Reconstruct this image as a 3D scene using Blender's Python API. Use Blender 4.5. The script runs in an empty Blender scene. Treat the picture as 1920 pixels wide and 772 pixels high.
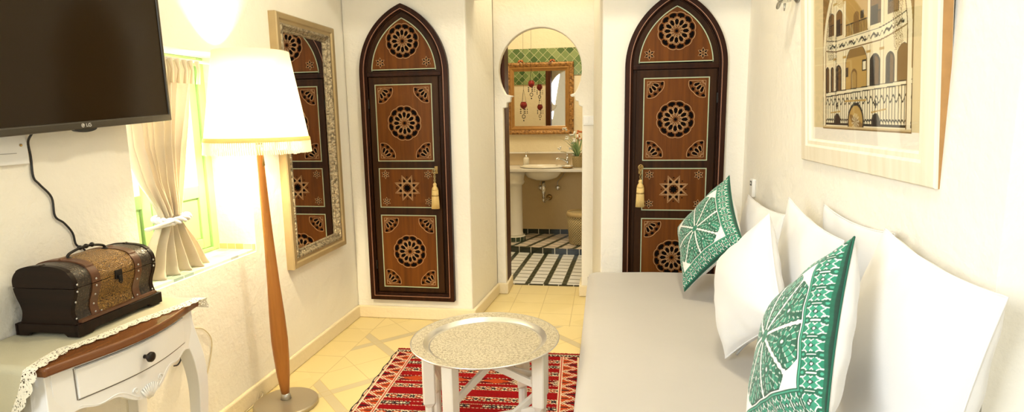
import bpy, bmesh, math, random
import numpy as np
from mathutils import Vector, Matrix
random.seed(7)
RNG = np.random.default_rng(7)
C = bpy.context.scene.collection
PI = math.pi

# ------------------------------------------------------------------ helpers
class MB:
    """collects geometry for ONE mesh object"""
    def __init__(s): s.v=[]; s.f=[]; s.m=[]; s.col=None
    def add(s, vs, fs, mi=0):
        o=len(s.v); s.v+= [tuple(p) for p in vs]; s.f+=[tuple(i+o for i in f) for f in fs]; s.m+=[mi]*len(fs); return s
    def box(s, x0,x1,y0,y1,z0,z1, mi=0):
        v=[(x0,y0,z0),(x1,y0,z0),(x1,y1,z0),(x0,y1,z0),(x0,y0,z1),(x1,y0,z1),(x1,y1,z1),(x0,y1,z1)]
        return s.add(v,[(0,3,2,1),(4,5,6,7),(0,1,5,4),(1,2,6,5),(2,3,7,6),(3,0,4,7)],mi)
    def prism(s, poly, fn, d0, d1, mi=0):
        """poly 2D list; fn(a,b,d)->3D"""
        n=len(poly); v=[fn(a,b,d0) for a,b in poly]+[fn(a,b,d1) for a,b in poly]
        f=[tuple(range(n)),tuple(range(2*n-1,n-1,-1))]+[(i,i+n,(i+1)%n+n,(i+1)%n) for i in range(n)]
        return s.add(v,f,mi)
    def flat(s, poly, fn, d, mi=0):
        return s.add([fn(a,b,d) for a,b in poly],[tuple(range(len(poly)))],mi)
    def ring(s, outer, inner, fn, d0, d1, mi=0, closed=True):
        n=len(outer); v=[]
        for d in (d0,d1):
            v+=[fn(a,b,d) for a,b in outer]; v+=[fn(a,b,d) for a,b in inner]
        f=[]
        for i in range(n if closed else n-1):
            j=(i+1)%n
            f+=[(i,j,n+j,n+i),(2*n+i,3*n+i,3*n+j,2*n+j),(i,2*n+i,2*n+j,j),(n+i,n+j,3*n+j,3*n+i)]
        if not closed:
            f+=[(0,n,3*n,2*n),(n-1,3*n-1,4*n-1,2*n-1)]
        return s.add(v,f,mi)
    def ribbon(s, pts, w, fn, d0, d1, closed=True, mi=0):
        P=np.array(pts,float)
        if closed: T=np.roll(P,-1,0)-np.roll(P,1,0)
        else: T=np.gradient(P,axis=0)
        T/=np.linalg.norm(T,axis=1)[:,None]+1e-12
        Nn=np.stack([-T[:,1],T[:,0]],1)*w/2
        return s.ring([tuple(p) for p in P+Nn],[tuple(p) for p in P-Nn],fn,d0,d1,mi,closed)
    def tube(s, path, r, n=8, closed=False, mi=0, sq=None, caps=True):
        P=[Vector(p) for p in path]; m=len(P)
        rs=r if isinstance(r,(list,tuple,np.ndarray)) else [r]*m
        v=[]; up=None
        for i,p in enumerate(P):
            if closed: t=P[(i+1)%m]-P[i-1]
            else: t=P[min(i+1,m-1)]-P[max(i-1,0)]
            t.normalize()
            if up is None:
                up=Vector((0,0,1)) if abs(t.z)<.9 else Vector((1,0,0))
            a=(up-t*up.dot(t)); 
            if a.length<1e-6: a=t.orthogonal()
            a.normalize(); b=t.cross(a); up=a
            for k in range(n):
                an=2*PI*k/n+(PI/4 if n==4 else 0)
                v.append(p+(a*math.cos(an)+b*math.sin(an))*rs[i])
        f=[]
        for i in range(m if closed else m-1):
            j=(i+1)%m
            for k in range(n):
                l=(k+1)%n; f.append((i*n+k,i*n+l,j*n+l,j*n+k))
        if not closed and caps: f+=[tuple(range(n-1,-1,-1)),tuple((m-1)*n+k for k in range(n))]
        return s.add(v,f,mi)
    def lathe(s, prof, n=48, loc=(0,0,0), mi=0, M=None, close=True):
        v=[];m=len(prof)
        for r,z in prof:
            for k in range(n):
                a=2*PI*k/n; p=Vector((r*math.cos(a),r*math.sin(a),z))
                if M is not None: p=M@p
                v.append(p+Vector(loc))
        f=[]
        for i in range(m-1):
            for k in range(n):
                l=(k+1)%n; f.append((i*n+k,i*n+l,(i+1)*n+l,(i+1)*n+k))
        if close:
            f+=[tuple(range(n-1,-1,-1)),tuple((m-1)*n+k for k in range(n))]
        return s.add(v,f,mi)
    def ball(s, c, r, n=12, sc=(1,1,1), mi=0):
        pr=[(max(1e-4,math.sin(PI*i/n))*r,-math.cos(PI*i/n)*r) for i in range(n+1)]
        return s.lathe(pr,n,c,mi,Matrix.Diagonal((sc[0],sc[1],sc[2])))
    def grid(s, G, mi=0, flip=False, wrap=False):
        G=np.asarray(G,float); a,b=G.shape[:2]; o=[tuple(p) for p in G.reshape(-1,3)]
        f=[]
        for i in range(a-1):
            for j in range(b-1):
                q=(i*b+j,i*b+j+1,(i+1)*b+j+1,(i+1)*b+j)
                f.append(q[::-1] if flip else q)
        return s.add(o,f,mi)
    def build(s, name, mats, parent=None, smooth=False, bevel=0, merge=False, col=None, recalc=True, sub=0, solid=0, segs=2):
        me=bpy.data.meshes.new(name); me.from_pydata(s.v,[],s.f)
        if not isinstance(mats,(list,tuple)): mats=[mats]
        for m in mats: me.materials.append(m)
        me.polygons.foreach_set('material_index',s.m)
        if recalc or merge:
            bm=bmesh.new(); bm.from_mesh(me)
            if merge: bmesh.ops.remove_doubles(bm,verts=bm.verts,dist=1e-5)
            if recalc: bmesh.ops.recalc_face_normals(bm,faces=bm.faces)
            bm.to_mesh(me); bm.free()
        if col is not None:
            at=me.color_attributes.new('Col','FLOAT_COLOR','POINT')
            cc=np.ones((len(me.vertices),4),np.float32); cc[:,:3]=col
            at.data.foreach_set('color',cc.ravel())
        if smooth:
            me.polygons.foreach_set('use_smooth',[True]*len(me.polygons))
        me.update()
        o=bpy.data.objects.new(name,me); C.objects.link(o)
        if parent is not None: o.parent=parent
        if solid:
            d=o.modifiers.new('thick','SOLIDIFY'); d.thickness=solid; d.offset=0
        if bevel:
            d=o.modifiers.new('bev','BEVEL'); d.width=bevel; d.segments=segs; d.limit_method='ANGLE'; d.angle_limit=math.radians(35)
            d.harden_normals=False
        if sub:
            d=o.modifiers.new('sub','SUBSURF'); d.levels=sub; d.render_levels=sub
        return o

def tag(o,label=None,cat=None,group=None,kind=None):
    if label: o['label']=label
    if cat: o['category']=cat
    if group: o['group']=group
    if kind: o['kind']=kind
    return o
def empty(name,loc=(0,0,0),rz=0,label=None,cat=None,group=None,kind=None):
    o=bpy.data.objects.new(name,None); C.objects.link(o); o.location=loc; o.rotation_euler=(0,0,rz); o.empty_display_size=.1
    return tag(o,label,cat,group,kind)
def struct(o,label=None): o['kind']='structure'; 
def S(name,mb,mat,label=None,**k):
    o=mb.build(name,mat,**k); o['kind']='structure'
    if label: o['label']=label
    return o
XYZ=lambda a,b,d:(a,b,d)

# ------------------------------------------------------------------ materials
class NT:
    def __init__(s,name):
        s.mat=bpy.data.materials.new(name); s.mat.use_nodes=True; s.t=s.mat.node_tree; s.b=s.t.nodes['Principled BSDF']; s._pos=None
    def n(s,ty,**k):
        x=s.t.nodes.new(ty)
        for a,b in k.items(): setattr(x,a,b)
        return x
    def put(s,sock,v):
        if isinstance(v,bpy.types.NodeSocket): s.t.links.new(v,sock)
        else: sock.default_value=v
    def m(s,op,a,b=0,c=0):
        x=s.n('ShaderNodeMath',operation=op); s.put(x.inputs[0],a); s.put(x.inputs[1],b); s.put(x.inputs[2],c); return x.outputs[0]
    def coord(s,kind='Object'): return s.n('ShaderNodeTexCoord').outputs[kind]
    def xyz(s,v): x=s.n('ShaderNodeSeparateXYZ'); s.put(x.inputs[0],v); return x.outputs
    def comb(s,a,b,c): x=s.n('ShaderNodeCombineXYZ'); s.put(x.inputs[0],a); s.put(x.inputs[1],b); s.put(x.inputs[2],c); return x.outputs[0]
    def noise(s,scale,detail=3,vec=None,rough=.5):
        x=s.n('ShaderNodeTexNoise'); x.inputs['Scale'].default_value=scale; x.inputs['Detail'].default_value=detail; x.inputs['Roughness'].default_value=rough
        s.put(x.inputs['Vector'],vec if vec is not None else s.coord()); return x.outputs[0]
    def vor(s,scale,feat='F1',vec=None,out=0):
        x=s.n('ShaderNodeTexVoronoi',feature=feat); x.inputs['Scale'].default_value=scale
        s.put(x.inputs['Vector'],vec if vec is not None else s.coord()); return x.outputs[out]
    def mix(s,f,a,b):
        x=s.n('ShaderNodeMix',data_type='RGBA'); s.put(x.inputs[0],f)
        for i,v in ((6,a),(7,b)):
            if isinstance(v,(tuple,list)): v=tuple(v)+(1,)*(4-len(v))
            s.put(x.inputs[i],v)
        return x.outputs[2]
    def ramp(s,f,stops):
        x=s.n('ShaderNodeValToRGB'); s.put(x.inputs[0],f); e=x.color_ramp.elements
        while len(e)<len(stops): e.new(.5)
        for i,(p,c) in enumerate(stops): e[i].position=p; e[i].color=tuple(c)+(1,)
        return x.outputs[0]
    def bump(s,h,strength=.2,dist=.01):
        x=s.n('ShaderNodeBump'); x.inputs['Strength'].default_value=strength; x.inputs['Distance'].default_value=dist
        s.put(x.inputs['Height'],h); s.t.links.new(x.outputs[0],s.b.inputs['Normal'])
    def base(s,c):
        if isinstance(c,(tuple,list)): c=tuple(c)+(1,)*(4-len(c))
        s.put(s.b.inputs['Base Color'],c)
    def set(s,rough=.5,metal=0,spec=None,sheen=0,coat=0):
        s.b.inputs['Roughness'].default_value=rough; s.b.inputs['Metallic'].default_value=metal
        if spec is not None: s.b.inputs['Specular IOR Level'].default_value=spec
        if sheen: s.b.inputs['Sheen Weight'].default_value=sheen
        if coat: s.b.inputs['Coat Weight'].default_value=coat
        return s
def simple(name,c,rough=.5,metal=0,var=.0,vs=8,bump=0,bs=40,spec=None,sheen=0,bd=.003,coat=0):
    N=NT(name); N.set(rough,metal,spec,sheen,coat)
    if var:
        k=N.noise(vs,4); N.base(N.mix(k,tuple(x*(1-var) for x in c),tuple(min(1,x*(1+var)) for x in c)))
    else:
        k=N.noise(vs,2); N.base(N.mix(k,tuple(x*.985 for x in c),tuple(min(1,x*1.015) for x in c)))
    if bump: N.bump(N.noise(bs,4),bump,bd)
    return N.mat
def wood(name,c1,c2,rough=.4,axis='Z',scale=1,coat=0,spec=.25):
    N=NT(name); N.set(rough,coat=coat,spec=spec); x=N.xyz(N.coord())
    k={'Z':(30,30,1.5),'Y':(30,1.5,30),'X':(1.5,30,30)}[axis]
    v=N.comb(N.m('MULTIPLY',x[0],k[0]*scale),N.m('MULTIPLY',x[1],k[1]*scale),N.m('MULTIPLY',x[2],k[2]*scale))
    n=N.noise(1.0,5,v,.6); N.base(N.ramp(n,[(.3,c1),(.7,c2)])); N.bump(n,.08,.002)
    return N.mat
def vcol(name,rough=.8,bump=0,bs=400,sheen=0,metal=0,spec=None):
    N=NT(name); N.set(rough,metal,spec,sheen); a=N.n('ShaderNodeAttribute',attribute_name='Col')
    N.base(a.outputs['Color'])
    if bump: N.bump(N.noise(bs,3),bump,.002)
    return N.mat

M={}
def plaster(name,c):
    N=NT(name); N.set(.85,spec=.2); k=N.noise(3,4); N.base(N.mix(k,tuple(x*.97 for x in c),c))
    a=N.noise(14,5,rough=.6); b=N.noise(60,3)
    N.bump(N.m('ADD',a,N.m('MULTIPLY',b,.25)),.42,.014); return N.mat
M['plaster']=plaster('white_plaster',(.85,.81,.715))
M['plaster_cream']=plaster('cream_plaster',(.80,.69,.47))
M['plaster_bath']=plaster('tadelakt_plaster',(.62,.47,.25))
M['ceil']=plaster('ceiling_plaster',(.84,.81,.75))
M['white_paint']=simple('white_paint',(.80,.79,.77),.35,var=.03,vs=20)
M['ivory_paint']=simple('ivory_paint',(.78,.73,.62),.4,var=.04,vs=14)
M['plastic_white']=simple('white_plastic',(.80,.79,.76),.35)
M['black_plastic']=simple('black_plastic',(.012,.011,.010),.4)
M['door_frame']=wood('dark_cedar',(.013,.0035,.0012),(.034,.010,.003),.42,spec=.12)
M['door_leaf']=wood('brown_cedar',(.016,.0055,.0015),(.040,.0145,.0035),.45,spec=.12)
M['door_panel']=wood('warm_cedar',(.075,.022,.0030),(.150,.047,.006),.45,spec=.12)
M['recess']=simple('recess_black',(.003,.002,.0015),.9,spec=.05)
M['inlay_green']=simple('green_ivory_inlay',(.36,.42,.27),.5)
M['inlay_pink']=simple('rose_inlay',(.36,.17,.10),.5)
M['inlay_ochre']=simple('ochre_inlay',(.48,.29,.13),.6,var=.35,vs=60)
M['gold_thread']=simple('gold_thread',(.62,.44,.16),.55,var=.2,vs=200)
M['brass']=simple('aged_brass',(.36,.24,.09),.35,1,var=.25,vs=60)
M['iron']=simple('dark_iron',(.03,.026,.022),.45,.8)
M['chrome']=simple('chrome',(.72,.72,.72),.12,1)
M['steel']=simple('brushed_steel',(.50,.49,.46),.35,.9)
M['tan_leather']=simple('brown_leather',(.10,.036,.012),.4,var=.3,vs=40,bump=.2,bs=120)
M['dark_wood']=wood('chest_wood',(.006,.0035,.002),(.018,.008,.004),.45,'X',spec=.15)
M['top_wood']=wood('table_wood',(.11,.035,.010),(.20,.075,.022),.25,'Y',coat=.3)
M['lamp_wood']=wood('lamp_wood',(.30,.11,.022),(.46,.19,.042),.4)
M['green_paint']=simple('green_shutter_paint',(.36,.56,.22),.45,var=.1,vs=12)
M['cotton']=simple('white_cotton',(.72,.705,.68),.85,bump=.12,bs=300,sheen=.2)
M['linen']=simple('beige_linen',(.70,.61,.44),.85,bump=.15,bs=350,sheen=.2)
M['satin']=simple('grey_beige_satin',(.46,.42,.365),.5,var=.05,vs=3,bump=.10,bs=5,bd=.02,sheen=.3)
M['sheet']=simple('cream_sheet',(.76,.70,.58),.7,var=.03,vs=4)
M['curtain']=simple('cream_curtain',(.62,.54,.42),.7,bump=.1,bs=300,sheen=.3)
M['cord_beige']=simple('beige_cord',(.62,.52,.34),.6)

# embossed gold leather / croc leather
N=NT('embossed_gold_leather'); N.set(.38,.25); k=N.vor(90,'SMOOTH_F1'); w=N.noise(55,4)
h=N.m('SINE',N.m('MULTIPLY',N.m('ADD',k,N.m('MULTIPLY',w,2.0)),26))
N.base(N.ramp(N.m('MULTIPLY_ADD',h,.5,.5),[(.1,(.060,.024,.005)),(.9,(.36,.19,.038))])); N.bump(h,.5,.004); M['gold_leather']=N.mat
N=NT('reptile_leather'); N.set(.35); k=N.vor(110,'DISTANCE_TO_EDGE'); N.base(N.ramp(k,[(.0,(.010,.006,.004)),(.3,(.060,.038,.020))])); N.bump(k,.6,.003); M['croc']=N.mat
N=NT('carved_giltwood'); N.set(.4,.35); k=N.vor(42,'SMOOTH_F1'); w=N.noise(70,3); h=N.m('SUBTRACT',N.m('MULTIPLY',w,1.2),k)
N.base(N.ramp(N.m('ADD',h,.45),[(.2,(.11,.045,.010)),(.75,(.42,.21,.055))])); N.bump(h,.7,.01); M['gilt']=N.mat
M['gilt_plain']=simple('plain_giltwood',(.36,.18,.045),.35,.35,var=.25,vs=20)
N=NT('carved_silver_leaf'); N.set(.35,.5); k=N.vor(70,'SMOOTH_F1'); w=N.noise(120,3); h=N.m('SUBTRACT',w,k)
N.base(N.ramp(N.m('ADD',h,.5),[(.2,(.10,.075,.04)),(.7,(.46,.38,.25))])); N.bump(h,.8,.008); M['silver_carved']=N.mat
M['champagne']=simple('champagne_frame',(.44,.33,.17),.32,.35,var=.12,vs=12)
N=NT('mirror_glass'); N.set(.015,1); N.base((.86,.85,.83)); M['mirror']=N.mat
# aluminium tray
M['alu']=simple('polished_aluminium',(.78,.76,.71),.28,.9)
N=NT('engraved_aluminium'); N.set(.38,.7)
c=N.coord(); x=N.xyz(c); r=N.m('SQRT',N.m('ADD',N.m('MULTIPLY',x[0],x[0]),N.m('MULTIPLY',x[1],x[1])))
an=N.m('ARCTAN2',x[1],x[0])
q=N.m('MULTIPLY',N.m('SINE',N.m('MULTIPLY',r,190)),N.m('SINE',N.m('MULTIPLY',an,40)))
v=N.vor(62,'DISTANCE_TO_EDGE'); h=N.m('ADD',N.m('MULTIPLY',q,.15),N.m('MULTIPLY',N.m('LESS_THAN',v,.07),-.30))
s2=N.m('SINE',N.m('MULTIPLY',N.noise(75,2),30)); h=N.m('ADD',h,N.m('MULTIPLY',s2,.22))
N.base(N.ramp(N.m('ADD',h,.6),[(.10,(.42,.36,.24)),(.70,(.76,.70,.55))])); N.bump(h,.55,.004); M['alu_eng']=N.mat

# cream floor tiles with grey interlaced bands
N=NT('cream_floor_tiles'); N.set(.42,spec=.35)
p=N.xyz(N.coord()); X,Y=p[0],p[1]
def per(v,period,off=0):     # distance to nearest line of a periodic family
    a=N.m('FLOORED_MODULO',N.m('ADD',N.m('SUBTRACT',v,off),period/2),period); return N.m('ABSOLUTE',N.m('SUBTRACT',a,period/2))
U=N.m('ADD',X,Y); V=N.m('SUBTRACT',Y,X); P=.685
bandU=N.m('LESS_THAN',per(U,P,1.20),.034); bandV=N.m('LESS_THAN',per(V,P,4.02),.034)
jU=N.m('LESS_THAN',per(U,P,1.20+P/2),.0035); jV=N.m('LESS_THAN',per(V,P,4.02+P/2),.0035)
eU=N.m('LESS_THAN',N.m('ABSOLUTE',N.m('SUBTRACT',per(U,P,1.20),.036)),.003); eV=N.m('LESS_THAN',N.m('ABSOLUTE',N.m('SUBTRACT',per(V,P,4.02),.036)),.003)
field=N.m('MULTIPLY',N.m('GREATER_THAN',X,-1.525),N.m('LESS_THAN',Y,3.72))
band=N.m('MULTIPLY',N.m('MAXIMUM',bandU,bandV),field)
joint=N.m('MULTIPLY',N.m('MAXIMUM',N.m('MAXIMUM',jU,jV),N.m('MAXIMUM',eU,eV)),field)
bord=N.m('SUBTRACT',1,field)
bj=N.m('MULTIPLY',N.m('MAXIMUM',N.m('LESS_THAN',per(Y,.225,3.512),.003),N.m('MULTIPLY',N.m('GREATER_THAN',Y,3.72),N.m('LESS_THAN',per(X,.225,-.9),.003))),bord)
bj=N.m('MAXIMUM',bj,N.m('LESS_THAN',N.m('ABSOLUTE',N.m('ADD',X,1.525)),.003))
joint=N.m('MAXIMUM',joint,bj)
cell=N.n('ShaderNodeTexWhiteNoise'); N.put(cell.inputs[0],N.comb(N.m('FLOOR',N.m('DIVIDE',N.m('SUBTRACT',U,1.2),P/2)),N.m('FLOOR',N.m('DIVIDE',N.m('SUBTRACT',V,4.02),P/2)),0))
tone=N.mix(cell.outputs[0],(.66,.53,.24),(.72,.59,.29)); tone=N.mix(N.m('MULTIPLY',N.noise(5,4),.5),tone,(.74,.61,.33))
col=N.mix(N.m('MULTIPLY',band,.9),tone,(.52,.44,.28)); col=N.mix(N.m('MULTIPLY',joint,.75),col,(.50,.38,.18))
N.base(col); N.bump(N.m('ADD',N.m('MULTIPLY',joint,-.6),N.m('MULTIPLY',N.noise(20,3),.25)),.25,.004); M['floor']=N.mat

# bathroom floor: white oblong tiles, dark green bands
def bathfloor(name,rot,white):
    N=NT(name); N.set(.3)
    p=N.xyz(N.coord()); c,s_=math.cos(rot),math.sin(rot)
    X=N.m('ADD',N.m('MULTIPLY',p[0],c),N.m('MULTIPLY',p[1],s_)); Y=N.m('SUBTRACT',N.m('MULTIPLY',p[1],c),N.m('MULTIPLY',p[0],s_))
    fr=lambda v,per_,off=0: N.m('FLOORED_MODULO',N.m('ADD',v,off),per_)
    u=fr(X,.155,.74); w=fr(Y,.115)
    strip=N.m('LESS_THAN',u,.047); w2=fr(Y,.115,.0)
    bar=N.m('MULTIPLY',N.m('LESS_THAN',w2,.017),N.m('SUBTRACT',1,strip))
    dark=N.m('MAXIMUM',strip,bar)
    g1=N.m('LESS_THAN',N.m('ABSOLUTE',N.m('SUBTRACT',u,.047)),.0028); g2=N.m('LESS_THAN',u,.003); g3=N.m('LESS_THAN',N.m('ABSOLUTE',N.m('SUBTRACT',w2,.017)),.0025); g4=N.m('LESS_THAN',w2,.0025)
    gr=N.m('MAXIMUM',N.m('MAXIMUM',g1,g2),N.m('MAXIMUM',N.m('MULTIPLY',g3,N.m('SUBTRACT',1,strip)),g4))
    k=N.noise(30,3)
    dk=N.mix(k,(.014,.020,.010),(.050,.060,.030)); wh=N.mix(k,tuple(x*.93 for x in white),white)
    N.base(N.mix(gr,N.mix(dark,wh,dk),(.55,.52,.42))); N.bump(N.m('MULTIPLY',gr,-1),.3,.003)
    return N.mat
M['bath_floor']=bathfloor('black_and_white_zellige',-.05,(.80,.79,.74))
M['bath_platform']=bathfloor('pink_and_black_zellige',-.35,(.72,.60,.47))
# small dark tiles in a row
def tilerow(name,axis,period,c1,c2,gro,rough=.2,vert=None):
    N=NT(name); N.set(rough); p=N.xyz(N.coord()); X=p[axis]
    u=N.m('FLOORED_MODULO',X,period); g=N.m('LESS_THAN',u,period*.06)
    w=N.n('ShaderNodeTexWhiteNoise',noise_dimensions='1D'); N.put(w.inputs['W'],N.m('FLOOR',N.m('DIVIDE',X,period)))
    N.base(N.mix(g,N.mix(w.outputs[0],c1,c2),gro)); N.bump(N.m('MULTIPLY',g,-1),.3,.003); return N.mat
M['dark_tiles']=tilerow('dark_green_edge_tiles',0,.125,(.010,.013,.008),(.035,.04,.022),(.6,.56,.45))
M['tan_tiles']=tilerow('ochre_edge_tiles',0,.045,(.78,.70,.48),(.50,.36,.10),(.8,.76,.64),.35)
# mosaic sill
N=NT('mosaic_sill_tiles'); N.set(.35); p=N.xyz(N.coord()); T=.062
X2=N.m('DIVIDE',p[0],T); Y2=N.m('DIVIDE',p[1],T)
w=N.n('ShaderNodeTexWhiteNoise'); N.put(w.inputs[0],N.comb(N.m('FLOOR',X2),N.m('FLOOR',Y2),0))
g=N.m('MAXIMUM',N.m('LESS_THAN',N.m('FRACT',X2),.07),N.m('LESS_THAN',N.m('FRACT',Y2),.07))
cr=N.n('ShaderNodeValToRGB'); N.put(cr.inputs[0],w.outputs[0]); cr.color_ramp.interpolation='CONSTANT'; e=cr.color_ramp.elements
while len(e)<5: e.new(.5)
for i,(a,b) in enumerate([(0,(.78,.74,.62)),(.35,(.40,.44,.42)),(.55,(.72,.68,.5)),(.72,(.30,.40,.34)),(.86,(.7,.72,.68))]): e[i].position=a; e[i].color=b+(1,)
N.base(N.mix(g,cr.outputs[0],(.8,.77,.68))); N.bump(N.m('MULTIPLY',g,-1),.3,.003); M['sill']=N.mat
# green diamond zellige frieze (pattern in X-Z)
N=NT('green_diamond_zellige'); N.set(.18); p=N.xyz(N.coord()); T=.098
a=N.m('DIVIDE',N.m('ADD',p[0],p[2]),T); b=N.m('DIVIDE',N.m('SUBTRACT',p[0],p[2]),T)
w=N.n('ShaderNodeTexWhiteNoise'); N.put(w.inputs[0],N.comb(N.m('FLOOR',a),N.m('FLOOR',b),0))
g=N.m('MAXIMUM',N.m('LESS_THAN',N.m('FRACT',a),.08),N.m('LESS_THAN',N.m('FRACT',b),.08))
N.base(N.mix(g,N.ramp(w.outputs[0],[(0,(.045,.10,.03)),(.5,(.13,.20,.065)),(1,(.27,.33,.13))]),(.42,.43,.22))); N.bump(N.m('MULTIPLY',g,-1),.3,.003); M['zellige']=N.mat
# lampshade
def shade_mat(name,c,tr=.6):
    N=NT(name); t=N.t; out=t.nodes['Material Output']; t.nodes.remove(N.b)
    d=N.n('ShaderNodeBsdfDiffuse'); d.inputs[0].default_value=c+(1,); tl=N.n('ShaderNodeBsdfTranslucent'); tl.inputs[0].default_value=c+(1,)
    k=N.noise(250,2); mx=N.n('ShaderNodeMixShader'); N.put(mx.inputs[0],N.m('MULTIPLY_ADD',k,.1,tr-.05)); t.links.new(d.outputs[0],mx.inputs[1]); t.links.new(tl.outputs[0],mx.inputs[2]); t.links.new(mx.outputs[0],out.inputs[0]); return N.mat
M['shade']=shade_mat('ivory_lampshade_fabric',(.95,.92,.84),.74)
M['shade_trim']=shade_mat('ochre_braid',(.72,.52,.22),.3)
M['fringe']=shade_mat('cream_fringe',(.86,.80,.66),.5)
M['curtain']=shade_mat('cream_curtain_cloth',(.80,.72,.58),.35)
def emis(name,c,st):
    N=NT(name); t=N.t; out=t.nodes['Material Output']; t.nodes.remove(N.b); e=N.n('ShaderNodeEmission'); e.inputs[0].default_value=c+(1,); e.inputs[1].default_value=st; t.links.new(e.outputs[0],out.inputs[0]); return N.mat
LAMP=1250.
M['bulb']=emis('lit_bulb',(1,.82,.50),LAMP)
def glass(name,c=(1,1,1),gl=.08,rough=.02):
    N=NT(name); t=N.t; out=t.nodes['Material Output']; t.nodes.remove(N.b)
    a=N.n('ShaderNodeBsdfTransparent'); a.inputs[0].default_value=c+(1,); g=N.n('ShaderNodeBsdfGlossy'); g.inputs['Roughness'].default_value=rough
    fr=N.n('ShaderNodeFresnel'); fr.inputs[0].default_value=1.45
    mx=N.n('ShaderNodeMixShader'); t.links.new(N.m('MINIMUM',N.m('MULTIPLY',fr.outputs[0],gl/.08),.6),mx.inputs[0]); t.links.new(a.outputs[0],mx.inputs[1]); t.links.new(g.outputs[0],mx.inputs[2]); t.links.new(mx.outputs[0],out.inputs[0]); return N.mat
M['glass']=glass('clear_pane')
M['red_glass']=simple('red_glass',(.22,.015,.012),.12,var=.3,vs=60)
# lace: cloth with eyelets
N=NT('ivory_lace'); N.set(.85); N.base((.80,.74,.58)); v=N.vor(130,'F1'); hole=N.m('GREATER_THAN',v,.30)
v2=N.vor(420,'F1'); hole2=N.m('LESS_THAN',N.m('MULTIPLY',N.m('LESS_THAN',v2,.28),1),.5)
N.put(N.b.inputs['Alpha'],N.m('MULTIPLY',hole,N.m('MAXIMUM',hole2,.0))); M['lace']=N.mat
M['lace_cloth']=simple('ivory_voile',(.46,.42,.28),.85,var=.05,vs=10,bump=.2,bs=250)
# basket weave
N=NT('woven_palm'); N.set(.8); p=N.xyz(N.coord()); an=N.m('ARCTAN2',p[1],p[0])
h=N.m('MULTIPLY',N.m('SINE',N.m('MULTIPLY',an,34)),N.m('SINE',N.m('MULTIPLY',p[2],230)))
N.base(N.ramp(N.m('MULTIPLY_ADD',h,.5,.5),[(.12,(.16,.10,.035)),(.5,(.55,.42,.19)),(1,(.68,.54,.28))])); N.bump(h,.7,.006); M['basket']=N.mat
M['leaf']=simple('pale_green_leaf',(.30,.44,.20),.5,var=.3,vs=30)
M['petal_white']=simple('white_petal',(.80,.80,.72),.6)
M['terracotta']=simple('orange_petal',(.55,.16,.04),.6)
M['ceramic']=simple('cream_ceramic',(.80,.74,.60),.12,coat=.3)
M['stone']=simple('tan_counter_stone',(.66,.52,.32),.3,var=.08,vs=6)
M['marble']=simple('white_counter_stone',(.78,.74,.66),.2,var=.04,vs=6)

# ------------------------------------------------------------------ camera (solved from the vanishing points of the room)
f=1083.; Pp=np.array([960.,386.]); vd=np.array([1135.,215.]); vv=np.array([1065.,7360.])
nz=lambda v:v/np.linalg.norm(v)
dn=nz(np.array([vv[0]-Pp[0],vv[1]-Pp[1],f])); fw=np.array([vd[0]-Pp[0],vd[1]-Pp[1],f]); fw=nz(fw-dn*fw.dot(dn)); rt=np.cross(dn,fw)
RM=np.stack([rt,fw,-dn],1)          # world -> camera (x right, y down, z forward)
cam=bpy.data.objects.new('camera',bpy.data.cameras.new('camera')); C.objects.link(cam)
cam.data.sensor_width=36; cam.data.lens=f/1920*36; cam.data.clip_start=.05
mw=Matrix.Identity(4)
for i in range(3):
    mw[i][0]=RM[0][i]; mw[i][1]=-RM[1][i]; mw[i][2]=-RM[2][i]
mw[0][3],mw[1][3],mw[2][3]=0,0,1.4
cam.matrix_world=mw
bpy.context.scene.camera=cam

# ------------------------------------------------------------------ room shell
XL,XR,YB,HC=-1.734,.847,3.75,3.3
YF=-1.7
S('floor',MB().box(XL-.35,XR+.35,YF-.1,4.655,-.1,0),M['floor'])
S('ceiling',MB().box(XL-.35,XR+.35,YF-.1,6.7,HC,HC+.1),M['ceil'])
NY0,NY1,NZ0,NZ1=1.887,2.61,.757,1.70
wl=MB(); T=.36
wl.box(XL-T,XL,YF,NY0,0,HC); wl.box(XL-T,XL,NY1,YB+.65,0,HC); wl.box(XL-T,XL,NY0,NY1,0,NZ0-.012); wl.box(XL-T,XL,NY0,NY1,NZ1,HC)
wl.box(XL-.001,XL+.014,YF,1.813,0,HC)
S('wall_left',wl,M['plaster'])
S('wall_right',MB().box(XR,XR+.3,1.372,YB,0,HC).box(XR+.10,XR+.3,YF,1.372,0,HC),M['plaster'])
S('wall_front',MB().box(XL-.35,XR+.35,YF-.1,YF,0,HC),M['plaster'])
pl=lambda a,b,d:(a,b,d)
S('wall_back_left',MB().prism([(XL,YB),(-.893,YB),(-.838,4.40),(XL,4.40)],pl,0,HC),M['plaster'],bevel=.012)
S('wall_back_right',MB().prism([(-.022,YB),(XR+.2,YB),(XR+.2,4.40),(-.088,4.40)],pl,0,HC),M['plaster'],bevel=.012)
S('beam_ceiling',MB().box(XL,XR,3.22,3.42,2.36,HC),M['plaster'])
S('beam_alcove',MB().box(-.9,-.02,YB,3.95,2.17,HC),M['plaster'])
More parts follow.
